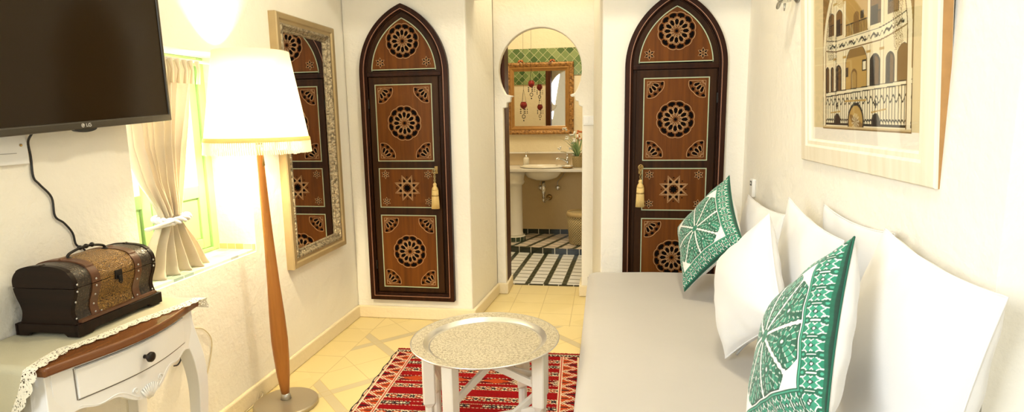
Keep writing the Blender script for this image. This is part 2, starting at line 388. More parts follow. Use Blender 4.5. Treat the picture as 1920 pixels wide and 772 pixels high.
# arch wall with horseshoe opening
cx,cz,rr=-.487,1.735,.312
op=[(-.768,0),(-.772,1.462),(-.745,1.466),(-.742,1.502),(-.715,1.507),(-.712,1.54),(-.690,1.552)]
a0=math.atan2(1.57-cz,-.705-cx)
if a0>0: a0-=2*PI
a0=math.radians(180+33); a1=math.radians(-33)
for i in range(41):
    a=a0+(a1-a0)*i/40; op.append((cx+rr*math.cos(a),cz+rr*math.sin(a)))
op+=[(-.262,1.552),(-.252,1.535),(-.228,1.540),(-.222,1.507),(-.200,1.503),(-.195,1.470),(-.170,1.462),(-.172,0)]
poly=[(-.84,0),(-.84,HC),(-.07,HC),(-.07,0)]+op[::-1]
S('wall_arch',MB().prism(poly,lambda a,b,d:(a,d,b),4.40,4.47),M['plaster'],bevel=.006)
# baseboards
bb=M['plaster_cream']
S('baseboard_left',MB().box(XL,XL+.022,NY0-3,3.75,0,.088),bb,bevel=.008)
S('baseboard_back',MB().box(XL,-.885,YB-.022,YB,0,.088),bb,bevel=.008)
S('baseboard_passage',MB().prism([(-.893,YB-.022),(-.868,YB-.022),(-.818,4.378),(-.75,4.378),(-.75,4.64),(-.768,4.64),(-.768,4.40),(-.838,4.40)],pl,0,.088),bb,bevel=.008)
S('baseboard_right',MB().prism([(-.17,4.64),(-.19,4.64),(-.19,4.378),(-.105,4.378),(-.045,YB-.022),(.1,YB-.022),(.1,YB),(-.022,YB),(-.088,4.40),(-.17,4.40)],pl,0,.088),bb,bevel=.008)
# window niche: sill, tile upstand
S('trim_1',MB().box(-1.955,XL-.012,NY0,NY1,NZ0-.012,NZ0),M['sill'],'mosaic tile top of the window ledge')
S('trim_2',MB().box(-1.95,XL-.006,NY1-.008,NY1,NZ0,NZ0+.027),M['tan_tiles'],'row of ochre tiles along the window reveal')

# window: two green casements, solid lower panels, glass above
w=empty('window_1',(-1.97,2.25,NZ0),0,'green wooden casement window behind the tied curtain','window',kind='structure')
def local(w): return Vector(w.location)
def WB(mb,x0,x1,y0,y1,z0,z1):   # box given in world coordinates, stored local to the window root
    L=w.location; mb.box(x0-L.x,x1-L.x,y0-L.y,y1-L.y,z0-L.z,z1-L.z); return mb
fr=MB(); WB(fr,-1.99,-1.935,NY1-.045,NY1-.0,NZ0,NZ1); WB(fr,-1.99,-1.935,NY0,NY0+.045,NZ0,NZ1); WB(fr,-1.99,-1.935,NY0+.045,NY1-.045,NZ1-.04,NZ1); WB(fr,-1.99,-1.935,NY0+.045,NY1-.045,NZ0,NZ0+.018)
fr.build('window_frame',M['green_paint'],w,bevel=.004)
for (y0,y1) in ((NY0+.047,2.205),(2.212,NY1-.047)):
    cs=MB(); zb,zt=NZ0+.02,NZ1-.042
    for (a,b,c_,d) in ((y0,y0+.05,zb,zt),(y1-.05,y1,zb,zt)): WB(cs,-1.985,-1.95,a,b,c_,d)
    WB(cs,-1.985,-1.95,y0+.05,y1-.05,zb,zb+.05); WB(cs,-1.985,-1.95,y0+.05,y1-.05,1.03,1.09); WB(cs,-1.985,-1.95,y0+.05,y1-.05,zt-.05,zt)
    WB(cs,-1.977,-1.962,y0+.05,y1-.05,zb+.05,1.03)
    o=cs.build('casement',M['green_paint'],w,bevel=.003)
    WB(MB(),-1.972,-1.967,y0+.05,y1-.05,1.09,zt-.05).build('pane',M['glass'],o)

# ------------------------------------------------------------------ carved arched doors
HW,ZS,ZA=.302,1.545,1.99
RAD=.4745
def arch(d,z0=0,n=24):
    """outline offset inward by d: bottom-left, up, apex, down"""
    r=RAD-d; cxl=-HW+RAD; pts=[(-HW+d,z0+d)]
    am=math.acos((cxl)/r)        # angle where x=0 (measured from the -x axis)
    for i in range(n+1):
        a=am*i/n; pts.append((cxl-r*math.cos(a),ZS+r*math.sin(a)))
    return pts+[(-x,z) for x,z in pts[::-1][1:]]
def rosette(R,n=12):
    cells=[];lines=[]
    pol=lambda r,a:(r*math.cos(a),r*math.sin(a))
    cells.append([pol(.085*R,2*PI*i/16) for i in range(16)])
    for k in range(n):
        t=2*PI*k/n+PI/2
        def loc(pts): return [(px*math.cos(t)-py*math.sin(t),px*math.sin(t)+py*math.cos(t)) for px,py in pts]
        c=[(.31*R,0),(.39*R,.070*R),(.57*R,.092*R),(.66*R,0),(.57*R,-.092*R),(.39*R,-.070*R)]
        cells.append(loc(c)); lines.append(loc([(x*1.0+(-.035*R if x<.36*R else .035*R if x>.62*R else 0),y*1.42) for x,y in c]))
        t2=t+PI/n
        u=[(.68,0),(.76,.055),(.785,.170),(.88,.190),(.945,.10),(.96,0),(.945,-.10),(.88,-.190),(.785,-.170),(.76,-.055)]
        u=[(x*R,y*R) for x,y in u]
        lo=lambda pts:[(px*math.cos(t2)-py*math.sin(t2),px*math.sin(t2)+py*math.cos(t2)) for px,py in pts]
        cells.append(lo(u))
    out=[];inn=[]
    m=n*12
    for i in range(m):
        a=2*PI*i/m; s=abs(math.sin(n/2*(a-PI/2))); out.append(pol(R*(.955+.065*s**.6),a)); 
    for i in range(n*2):
        a=2*PI*i/(n*2)+PI/2; inn.append(pol(R*(.30 if i%2 else .15),a))
    z=[pol(R*(.745 if i%2==0 else .66),2*PI*i/(2*n)+PI/2) for i in range(2*n)]
    lines+= [out,inn,z]
    for k in range(n):
        a=2*PI*k/n+PI/2+PI/n; lines.append([pol(R*.17,a+.2),pol(R*.40,a+.02),pol(R*.66,a)])
    return cells,lines
def fan(R,q):
    """quarter rosette in a corner; q=(sx,sz) points into the panel"""
    cells=[];lines=[]
    P=lambda r,a:(q[0]*r*math.cos(a),q[1]*r*math.sin(a))
    def loc(pts,t): return [(q[0]*(x*math.cos(t)-y*math.sin(t)),q[1]*(x*math.sin(t)+y*math.cos(t))) for x,y in pts]
    for t in (math.radians(22),math.radians(45),math.radians(68)):
        c=[(.36*R,0),(.45*R,.055*R),(.66*R,.075*R),(.74*R,0),(.66*R,-.075*R),(.45*R,-.055*R)]
        cells.append(loc(c,t)); lines.append(loc([(x+(-.04*R if x<.4*R else .04*R if x>.7*R else 0),y*1.6) for x,y in c],t))
    for t in (math.radians(9),math.radians(33),math.radians(57),math.radians(81)):
        u=[(.76,0),(.83,.05),(.86,.12),(.93,.10),(.96,0),(.93,-.10),(.86,-.12),(.83,-.05)]
        cells.append(loc([(x*R,y*R) for x,y in u],t))
    o=[P(.0,0)]
    for i in range(33):
        a=PI/2*i/32; o.append(P(R*(.98+.05*abs(math.sin(2*a*2))),a))
    lines.append(o); lines.append([P(R*(.30 if i%2 else .18),PI/2*i/8) for i in range(9)]+[P(0.02,PI/4)])
    return cells,lines
def star8(R):
    pol=lambda r,a:(r*math.cos(a),r*math.sin(a)); cells=[[pol(R*(.30 if i%2==0 else .18),PI*i/8) for i in range(16)]]; lines=[]
    for k in range(8):
        a=2*PI*k/8+PI/8; c=pol(.55*R,a); cells.append([(c[0]+.095*R*math.cos(t*PI/4),c[1]+.095*R*math.sin(t*PI/4)) for t in range(8)])
        c=pol(.80*R,2*PI*k/8); cells.append([(c[0]+.05*R*math.cos(t*PI/3),c[1]+.05*R*math.sin(t*PI/3)) for t in range(6)])
    for rad in (1.0,.87):
        vs=[pol(R*rad,2*PI*(3*k%8)/8+PI/8) for k in range(8)]; full=[]
        for i in range(8):
            p,q=vs[i],vs[(i+1)%8]
            for j in range(10): full.append((p[0]+(q[0]-p[0])*j/10,p[1]+(q[1]-p[1])*j/10))
        lines.append(full)
    return cells,lines
def star_small(R):
    pol=lambda r,a:(r*math.cos(a),r*math.sin(a)); cells=[];lines=[]
    for k in range(6):
        a=2*PI*k/6+PI/2; c=[pol(.25*R,a),pol(.55*R,a+.3),pol(.9*R,a),pol(.55*R,a-.3)]; cells.append(c); lines.append([pol(.2*R,a),pol(.6*R,a+.42),pol(1.05*R,a),pol(.6*R,a-.42)])
    return cells,lines
def ornament(name,geo,cx,cz,y,parent,lw=.0023):
    cells,lines=geo; mb=MB(); fn=lambda a,b,d:(a,d,b)
    sh=lambda pts:[(x+cx,z+cz) for x,z in pts]
    for c in cells: mb.flat(sh(c),fn,y-.0008,0)
    for l in lines:
        l2=[]; 
        mb.ribbon(sh(l),lw,fn,y-.0022,y-.0004,closed=True if len(l)>3 else False,mi=1)
    return mb.build(name,[M['recess'],M['inlay_ochre']],parent,recalc=True)
fxz=lambda a,b,d:(a,d,b)
def make_door(name,loc,label,hand):
    root=empty(name,loc,0,label,'door',kind='structure')
    fr=MB().ring(arch(0),arch(.040),fxz,-.042,0); fr.ring(arch(.040),arch(.048),fxz,-.030,0)
    fr.build('door_frame',M['door_frame'],root,bevel=.004)
    MB().ring(arch(.029),arch(.0325),fxz,-.0435,-.040).build('frame_inlay',M['inlay_pink'],root)
    MB().prism(arch(.046),fxz,-.006,-.001).build('backing_board',M['door_leaf'],root)
    # tympanum above the leaf
    tz=1.545
    inn=[(x,z) for x,z in arch(.048) if z>ZS-.001]; tp=[(-HW+.048,tz)]+inn+[(HW-.048,tz)]
    ty=MB(); ty.prism(tp,fxz,-.020,-.006); t=ty.build('tympanum',M['door_leaf'],root)
    ap=[(x,z) for x,z in arch(.083) if z>ZS+.012]; ap=[(ap[0][0],1.572)]+ap+[(ap[-1][0],1.572)]
    MB().prism(ap,fxz,-.0215,-.019).build('panel',M['door_panel'],t)
    MB().ribbon(ap,.0058,fxz,-.0245,-.021).build('panel_inlay',M['inlay_green'],t)
    ornament('rosette',rosette(.110),.0,1.752,-.0215,t)
    for sx in (-1,1): ornament('star',star_small(.032),sx*.158,1.618,-.0215,t)
    MB().box(-HW+.048,HW-.048,-.030,-.006,1.528,1.552).build('rail',M['door_frame'],root,bevel=.003)
    # leaf
    ly=-.024; hx=.012*hand
    x0,x1=(-.246,.232) if hand>0 else (-.232,.246)
    lf=MB().box(x0,x1,ly,-.006,.058,1.524).build('leaf',M['door_leaf'],root,bevel=.004)
    c0=(x0+x1)/2
    for (z0,z1) in ((.968,1.477),(.652,.922),(.092,.602)):
        px=.196
        MB().box(c0-px,c0+px,ly-.0015,ly,z0,z1).build('panel',M['door_panel'],lf)
        MB().ring([(c0-px,z0),(c0+px,z0),(c0+px,z1),(c0-px,z1)],[(c0-px+.0058,z0+.0058),(c0+px-.0058,z0+.0058),(c0+px-.0058,z1-.0058),(c0-px+.0058,z1-.0058)],fxz,ly-.004,ly-.001).build('panel_inlay',M['inlay_green'],lf)
        zc=(z0+z1)/2
        if z1-z0>.4:
            ornament('rosette',rosette(.113),c0,zc,ly-.0015,lf)
            for sx in (-1,1):
                for sz in (-1,1): ornament('corner_fan',fan(.102,(-sx,-sz)),c0+sx*(px-.022),zc+sz*((z1-z0)/2-.022),ly-.0015,lf)
        else:
            ornament('star',star8(.093),c0,zc,ly-.0015,lf)
            for sx in (-1,1):
                for sz in (-1,1): ornament('star',star_small(.028),c0+sx*(px-.046),zc+sz*.092,ly-.0015,lf)
    kx=x1-.032 if hand>0 else x0+.032
    MB().box(kx-.011,kx+.011,ly-.003,ly,.885,.935).build('keyhole_plate',M['brass'],lf,bevel=.003)
    hg=MB()
    for zz in (1.35,.25):
        xx=(x0-.004) if hand>0 else (x1+.004); hg.tube([(xx,ly-.004,zz-.03),(xx,ly-.004,zz+.03)],.005)
    hg.build('hinge',M['iron'],lf)
    return root,kx
d1,k1=make_door('door_1',(-1.313,YB,.143),'carved brown arched door left of the bathroom archway',1)
d2,k2=make_door('door_2',(.421,YB,.143),'carved brown arched door partly hidden behind the sofa',-1)

def make_tassel(x,z,label):
    y=YB-.024
    t=empty('tassel',(x,y,z),0,label,'tassel','gold tassels on the door keys')
    k=MB(); k.tube([(0,.0,.0),(0,-.045,0)],.0045); a=[(0.014*math.cos(i*PI/8),-.045,-.0+.016*math.sin(i*PI/8)) for i in range(16)]; k.tube(a,.0035,closed=True); k.build('key',M['brass'],t,smooth=True)
    c=MB(); 
    for i in range(5):
        z0=-.014-.013*i
        pts=[(.006*math.cos(j*PI/5)*(1 if i%2 else .4),-.045+.006*math.cos(j*PI/5)*(.4 if i%2 else 1),z0-.008+.010*math.sin(j*PI/5)) for j in range(10)]
        c.tube(pts,.0022,6,closed=True)
    c.build('chain',M['brass'],t,smooth=True)
    h=MB().lathe([(.004,-.075),(.010,-.080),(.013,-.090),(.010,-.098),(.014,-.104),(.020,-.115),(.021,-.125),(.017,-.130)],20,(0,-.045,0)); h.build('tassel_head',M['gold_thread'],t,smooth=True)
    s=MB(); n=22
    for i in range(n):
        a=2*PI*i/n; r0,r1=.019,.025
        pts=[(r0*math.cos(a)+(r1-r0)*math.cos(a)*q,-.045+(r0*math.sin(a)+(r1-r0)*math.sin(a)*q)*.75,-.125-.125*q) for q in (0,.3,.65,1)]
        s.tube(pts,.0034,5)
    s.lathe([(.017,-.124),(.022,-.245)],16,(0,-.045,0))
    s.build('tassel_skirt',M['gold_thread'],t,smooth=True)
    MB().lathe([(.0235,-.158),(.0265,-.161),(.0235,-.166)],24,(0,-.045,0),close=False,M=Matrix.Diagonal((1,.8,1))).build('band',M['brass'],t,smooth=True)
    return t
make_tassel(-1.313+k1,.143+.905,'gold tassel hanging from the key of the left carved door')
make_tassel(.421+k2,.143+.93,'gold tassel hanging from the key of the door behind the sofa')

# ------------------------------------------------------------------ television
tv=empty('television',(XL+.115,1.598,1.612),0,'black flat television mounted high on the left wall','television')
tv.rotation_euler=(math.radians(3.6),math.radians(2.2),0)
hwid,hh=.373,.232
b=MB()   # local: +X faces the room, Y width, Z up
b.ring([(-hwid,-hh),(hwid,-hh),(hwid,hh),(-hwid,hh)],[(-hwid+.011,-hh+.024),(hwid-.011,-hh+.024),(hwid-.011,hh-.011),(-hwid+.011,hh-.011)],lambda a,c,d:(d,a,c),-.018,.004)
b.build('bezel',simple('bezel_bronze',(.045,.036,.024),.32),tv,bevel=.003)
MB().box(-.03,-.001,-hwid+.010,hwid-.010,-hh+.022,hh-.010).build('screen',simple('dark_screen',(.022,.013,.005),.12,spec=.22),tv)
MB().box(-.055,-.018,-hwid+.03,hwid-.03,-hh+.03,hh-.03).build('back_cover',M['black_plastic'],tv,bevel=.01)
MB().box(-.112,-.05,-.10,.10,-.10,.10).build('wall_mount',M['iron'],tv)
lip=MB(); pts=[(-.04*math.cos(PI*i/16)*1.0,-hh-.010*math.sin(PI*i/16)) for i in range(17)]
lip.prism(pts,lambda a,c,d:(d,a,c),-.012,.003); lip.build('sensor_lip',M['black_plastic'],tv)
# maker's roundel and two letters
lg=MB(); fn=lambda a,c,d:(d,a,c); z0=-hh+.012
circ=[(-.012+.0062*math.cos(2*PI*i/24),z0+.0062*math.sin(2*PI*i/24)) for i in range(24)]
lg.flat(circ,fn,.0045)
# L
lg.flat([(.000,z0-.005),(.0075,z0-.005),(.0075,z0-.0032),(.002,z0-.0032),(.002,z0+.005),(.000,z0+.005)],fn,.0045)
# G as an open ring plus bar
gp=[(.0135+.0050*math.cos(t),z0+.0050*math.sin(t)) for t in [math.radians(45+ i*15) for i in range(19)]]
lg.ribbon(gp,.0019,fn,.0042,.0048,closed=False); lg.flat([(.0135,z0-.0010),(.0190,z0-.0010),(.0190,z0+.0009),(.0135,z0+.0009)],fn,.0046); lg.flat([(.0172,z0-.0042),(.0190,z0-.0042),(.0190,z0+.0005),(.0172,z0+.0005)],fn,.0046)
lg.build('logo',simple('logo_silver',(.62,.60,.55),.4),tv,recalc=False)
lf2=MB()
fp=[(-.012+.0042*math.cos(t),z0+.0042*math.sin(t)) for t in [math.radians(90+i*15) for i in range(19)]]
lf2.ribbon(fp,.0010,fn,.0046,.0050,closed=False); lf2.flat([(-.0125,z0+.0026),(-.0115,z0+.0026),(-.0115,z0-.0020),(-.0098,z0-.0020),(-.0098,z0-.0028),(-.0125,z0-.0028)],fn,.0049); lf2.flat([(-.0148,z0+.0010),(-.0138,z0+.0010),(-.0138,z0+.002),(-.0148,z0+.002)],fn,.0049)
lf2.build('logo_mark',simple('logo_red',(.10,.085,.065),.4),tv,recalc=False)
# cable from the set down to behind the chest
XW=XL+.014
cab=MB(); pts=[(XW+.04,1.48,1.37),(XW+.012,1.49,1.345),(XW+.006,1.497,1.30),(XW+.006,1.496,1.24),(XW+.006,1.512,1.215),(XW+.006,1.545,1.17),(XW+.006,1.548,1.11),(XW+.006,1.575,1.083),(XW+.006,1.60,1.045),(XW+.006,1.607,1.005),(XW+.006,1.632,.985),(XW+.006,1.637,.955),(XW+.006,1.64,.79)]
def smoothpath(p,n=6):
    p=[Vector(q) for q in p]; out=[]
    for i in range(len(p)-1):
        a,b,c,d=p[max(i-1,0)],p[i],p[i+1],p[min(i+2,len(p)-1)]
        for k in range(n):
            t=k/n; out.append(.5*((2*b)+(c-a)*t+(2*a-5*b+4*c-d)*t*t+(3*b-a-3*c+d)*t**3))
    return out+[p[-1]]
o=cab.tube(smoothpath(pts),.0033,8).build('television_cable',M['black_plastic'],smooth=True); tag(o,'thin black cable wandering down the wall below the television','cable')
bx=empty('junction_box',(XW,1.40,1.325),0,'white plastic wiring box on the wall under the television','junction box')
MB().box(0,.012,-.13,.087,-.045,.055).build('cover_plate',M['plastic_white'],bx,bevel=.003)
MB().box(.012,.0135,-.13,.05,-.012,-.010).build('seam',simple('seam_grey',(.35,.34,.32),.6),bx)
MB().lathe([(.0005,0),(.004,0),(.004,.002),(.0005,.003)],12,(.012,.066,.012),M=Matrix.Rotation(PI/2,3,'Y')).build('screw',M['brass'],bx)

# ------------------------------------------------------------------ console table
TZ=.78
def xf(y):  # serpentine front edge of the top
    u=(y-1.473)/.283; u=max(-1,min(1,u))
    return -1.408+.052*math.cos(u*PI/2)**1.3
tb=empty('console_table',(-1.57,1.473,0),0,'small white carved console table with brown wooden top','table')
TL=Vector((-1.57,1.473,0))
def P3(x,y,z): return (x-TL.x,y-TL.y,z-TL.z)
ys=[1.185+(1.761-1.185)*i/40 for i in range(41)]
poly=[(XL+.016,1.185)]+[(xf(y),y) for y in ys]+[(XL+.016,1.761)]
MB().prism(poly,lambda a,c,d:P3(a,c,d),TZ-.026,TZ).build('tabletop',M['top_wood'],tb,bevel=.007,segs=3)
# apron: front follows the bow, inset
ap=MB(); ya=[1.215+(1.731-1.215)*i/40 for i in range(41)]
def lower(y):
    u=(y-1.473)/.258; return .628-.052*math.exp(-(u/.42)**2)-.016*math.exp(-(u/.16)**2)-.012*abs(u)**3+.006*math.cos(u*PI*5)
G0=[];
front=[(xf(y)-.022,y) for y in ya]
v=[];fcs=[]
for x,y in front: v+=[P3(x,y,TZ-.026),P3(x,y,lower(y)),P3(x-.018,y,lower(y)),P3(x-.018,y,TZ-.026)]
for i in range(40):
    a,b=i*4,(i+1)*4
    for k in range(4): fcs.append((a+k,a+(k+1)%4,b+(k+1)%4,b+k))
fcs+=[(0,1,2,3),(160,163,162,161)]
ap.add(v,fcs)
for y0,y1 in ((1.213,1.231),(1.715,1.733)): ap.box(XL+.03-TL.x,-1.44-TL.x,y0-TL.y,y1-TL.y,.615,TZ-.026)
ap.box(XL+.022-TL.x,XL+.040-TL.x,1.215-TL.y,1.731-TL.y,.63,TZ-.026)
ap.build('apron',M['white_paint'],tb)
dr=MB(); yd=[1.270+(1.676-1.270)*i/30 for i in range(31)]
v=[];fcs=[]
for y in yd:
    x=xf(y)-.022; v+=[P3(x+.005,y,.742),P3(x+.005,y,.655),P3(x-.006,y,.655),P3(x-.006,y,.742)]
for i in range(30):
    a,b=i*4,(i+1)*4
    for k in range(4): fcs.append((a+k,a+(k+1)%4,b+(k+1)%4,b+k))
fcs+=[(0,1,2,3),(120,123,122,121)]
drw=dr.add(v,fcs).build('drawer',M['white_paint'],tb,bevel=.003)
gl=MB()
for z in (.7445,.6525): gl.tube([P3(xf(y)-.0215,y,z) for y in yd],.0014,6)
for y in (1.2675,1.6785): gl.tube([P3(xf(y)-.0215,y,z) for z in (.653,.744)],.0014,6)
gl.build('drawer_gap',simple('gap_shadow_line',(.16,.14,.12),.8),tb)
kn=MB().lathe([(.006,0),(.006,.010),(.010,.013),(.0155,.020),(.0150,.026),(.009,.0285),(.004,.030),(.0005,.030)],24,P3(xf(1.463)-.017,1.463,.697),M=Matrix.Rotation(PI/2,3,'Y'))
kn.build('knob',M['iron'],drw,smooth=True)
# carved shell and scrolls
sh=MB()
for i in range(9):
    t=(i-4)/4; X0=xf(1.473)-.0218
    sh.tube([P3(X0+.001,1.473+.008*t,.560),P3(X0+.0025,1.473+.022*t,.582-.003*t*t),P3(X0+.001,1.473+.032*t,.606-.010*t*t)],[.0020,.0036,.0024],8)
for sg in (-1,1):
    pts=[]
    for i in range(26):
        q=i/25; y=1.473+sg*(.038+.165*q); pts.append(P3(xf(y)-.0225,y,lower(y)+.007+.010*math.sin(q*7)*(1-q)))
    sh.tube(pts,[.0030*(1-.6*i/25) for i in range(26)],8)
    sp=[P3(xf(1.52)-.0215,1.473+sg*(.048+.011*(1-i/20)*math.cos(i*.45)),.604+.011*(1-i/20)*math.sin(i*.45)) for i in range(20)]
    sh.tube(sp,.0024,6)
sh.build('carved_shell',M['white_paint'],tb,smooth=True)
def leg(sx,sy):
    x0=-1.455 if sx>0 else XL+.045; y0=1.473+sy*.248
    ox=.5*sx if sx>0 else 0
    pr=[(.754,0,.027),(.70,.001,.028),(.64,.008,.029),(.57,.020,.028),(.48,.026,.025),(.36,.022,.0225),(.22,.012,.020),(.10,.004,.018),(.045,.002,.017),(.015,.016,.019),(0,.020,.018)]
    pth=smoothpath([P3(x0+o*(.9 if sx>0 else .15),y0+sy*o*.9,z) for z,o,r in pr],4)
    rs=np.interp(np.linspace(0,len(pr)-1,len(pth)),range(len(pr)),[r*1.30 for _,_,r in pr])
    return MB().tube(pth,list(rs),4)
for sx in (1,-1):
    for sy in (1,-1): leg(sx,sy).build('leg',M['white_paint'],tb,bevel=.004)
# lace cloth on the table, hanging over its near end
cl=empty('lace_tablecloth',(-1.57,1.473,TZ),0,'ivory lace-edged cloth spread over the white console table','tablecloth')
def edge_x(y): 
    e=np.interp(y,[1.10,1.178,1.30,1.40,1.47,1.58,1.69,1.77],[-1.43,-1.432,-1.463,-1.437,-1.443,-1.425,-1.402,-1.402]); return min(e,-1.36)
def clothpt(y,x,lift=0):
    """y runs along the table; beyond the ends the cloth hangs down"""
    zt=TZ+.0035+lift+.0015*math.sin(40*x+13*y)*math.sin(31*y)
    y0=1.183; y1=1.764
    if y<y0:
        d=y0-y; return P3(x+.01*math.sin(d*25)-d*.10,y0-.010-.04*d-.012*math.sin(x*38)*min(1,d*8),TZ+.002-d)
    if y>y1:
        d=y-y1; return P3(x,y1+.010+.01*d,TZ+.002-d)
    return P3(x,y,zt)
G=[]
for i in range(90):
    y=.93+(1.80-.93)*i/89; xe=edge_x(y)-.024
    if y<1.183: xe=-1.456-.10*(1.183-y)/.25
    G.append([np.array(clothpt(y,XL+.02+(xe-XL-.02)*j/30))-np.array([0,0,TZ]) for j in range(31)])
MB().grid(np.array(G)).build('cloth',M['lace_cloth'],cl,smooth=True)
G=[]
for i in range(220):
    y=.93+(1.80-.93)*i/219; xe=edge_x(y)-.025
    if y<1.183: xe=-1.457-.10*(1.183-y)/.25
    wd=.036+.009*abs(math.sin(y*85))
    G.append([np.array(clothpt(y,xe+wd*j/6,.0006))-np.array([0,0,TZ]) for j in range(7)])
MB().grid(np.array(G)).build('lace_border',M['lace'],cl,smooth=True)
G=[]
for i in range(80):
    x=XL+.02+(-1.53-XL-.02)*i/79
    wd=.026+.007*abs(math.sin(x*105))
    G.append([np.array(clothpt(.932-wd*j/6,x,.0006))-np.array([0,0,TZ]) for j in range(7)])
MB().grid(np.array(G)).build('lace_border',M['lace'],cl,smooth=True)

# ------------------------------------------------------------------ treasure chest
ch=empty('treasure_chest',(-1.602,1.535,TZ+.0065),math.radians(1.5),'brown leather and wood treasure chest on the lace cloth','chest')
Lc,Wc=.318,.195
# end profile (half-width at height); body bulges, lid is a flattened dome
prof=[(.036,.088),(.050,.082),(.070,.078),(.090,.082),(.110,.090),(.130,.096),(.150,.098),(.165,.097),(.180,.090),(.192,.078),(.200,.060),(.205,.035),(.207,0)]
_z=[p[0] for p in prof]; _w=[p[1] for p in prof]
_sp=smoothpath([(p[1],0,p[0]) for p in prof],7); prof=[(q.z,max(0,q.x)) for q in _sp]
ZSPL=.142
def section(zlo,zhi,sc=0):
    zs=[p[0] for p in prof]; ws=[p[1] for p in prof]
    pts=[]
    zz=sorted(set([zlo,zhi]+[z for z in zs if zlo<z<zhi]))
    right=[(float(np.interp(z,zs,ws))+sc,z) for z in zz]
    if zhi>=.2069: right=right[:-1]+[(0,zhi+sc)]; right=[(x,z+(sc if z>.19 else 0)) for x,z in right]
    left=[(-x,z) for x,z in right[::-1] if x>1e-6]
    return right+left
fy=lambda a,c,d:(a,d,c)
def seg(y0,y1,zlo,zhi,mat,parent,name,sc=0):
    return MB().prism(section(zlo,zhi,sc),fy,y0,y1).build(name,mat,parent,smooth=False)
body=seg(-Lc/2+.012,Lc/2-.012,.036,ZSPL-.001,M['croc'],ch,'body')
lid=seg(-Lc/2+.012,Lc/2-.012,ZSPL+.001,.207,M['croc'],ch,'lid')
for prt,a,b in ((body,.036,ZSPL-.001),(lid,ZSPL+.001,.207)):
    for s in (-1,1):
        y=s*(Lc/2-.007); seg(y-.007,y+.007,a,b,M['dark_wood'],prt,'end_panel',.002)
        seg(s*.082-.014,s*.082+.014,a,b,M['tan_leather'],prt,'strap',.0035)
    seg(-.066,.066,a,b,M['gold_leather'],prt,'embossed_panel',.0018)
# front trims along lid edge & bottom, plinth with bracket feet
pn=MB()
for sx in (-1,1):
    x=sx*.098
    ft=[(-.166,0),(-.115,0),(-.105,.010),(.105,.010),(.115,0),(.166,0),(.166,.036),(-.166,.036)]
    pn.prism(ft,lambda a,c,d:(d,a,c),x-.008*sx,x+.006*sx)
for sy in (-1,1):
    y=sy*.160
    ft=[(-.10,0),(-.065,0),(-.055,.010),(.055,.010),(.065,0),(.10,0),(.10,.036),(-.10,.036)]
    pn.prism(ft,lambda a,c,d:(a,d,c),y-.006,y+.006)
pn.box(-.095,.095,-.155,.155,.030,.038)
pn.build('plinth',M['dark_wood'],ch,bevel=.002)
tr=MB(); tr.box(.088,.1015,-.147,.147,.038,.046); tr.build('front_trim',M['tan_leather'],ch)
st=MB()
wz=lambda z: float(np.interp(z,[p[0] for p in prof],[p[1] for p in prof]))
def studs(parent,pts):
    for y,z in pts: MB().ball((wz(z)+.0035,y,z),.0034,8,(.6,1,1)).build('stud',M['steel'],parent,smooth=True)
studs(body,[(-.082,.132),(-.082,.105),(-.082,.075),(-.082,.050),(.082,.132),(.082,.105),(.082,.050),(-.062,.047),(.06,.047),(-.148,.05),(-.148,.132),(-.148,.10),(.148,.05),(.148,.132)])
studs(lid,[(-.082,.153),(.082,.153),(-.148,.153),(.148,.153)])
lt=MB(); lt.box(.098,.104,-.013,.013,.130,.158); lt.box(.104,.110,-.006,.006,.122,.140); lt.tube([(.107,-.008,.126+.0*i) if i==0 else (.107,-.008+.016*i/8,.126-.010*math.sin(PI*i/8)) for i in range(9)],.002,6)
lt.build('latch',M['iron'],lid,bevel=.001)
hd=MB(); hd.tube(smoothpath([(0,-.070,.211),(0,-.060,.222),(0,-.02,.231),(0,.02,.231),(0,.060,.222),(0,.070,.211)],5),.0042,8)
for y in (-.068,.068): hd.lathe([(.010,.206),(.010,.2115),(.004,.214),(.0005,.214)],14,(0,y,0))
for y in (-.022,.0,.022): hd.ball((0,y,.232),.0075,8)
hd.build('handle',M['iron'],lid,smooth=True)

# ------------------------------------------------------------------ adapter under the table
ad=empty('power_adapter',(XL,2.03,.46),0,'black power plug in the wall behind the console table','plug')
MB().box(0.0,.035,-.035,.035,-.012,.030).build('plug_body',M['black_plastic'],ad,bevel=.005)
MB().tube(smoothpath([(.02,-.02,-.012),(.022,-.03,-.03),(.02,-.045,-.042),(.015,-.06,-.040)],5),.003,6).build('plug_lead',M['black_plastic'],ad,smooth=True)
o=MB().tube(smoothpath([(XL+.004,2.10,.53),(XL+.006,2.17,.50),(XL+.006,2.215,.43),(XL+.006,2.19,.34),(XL+.006,2.15,.26),(XL+.006,2.13,.12)],8),.0022,6).build('wall_cable',M['cord_beige'],smooth=True)
tag(o,'thin beige cable looping down the wall beside the console table','cable')

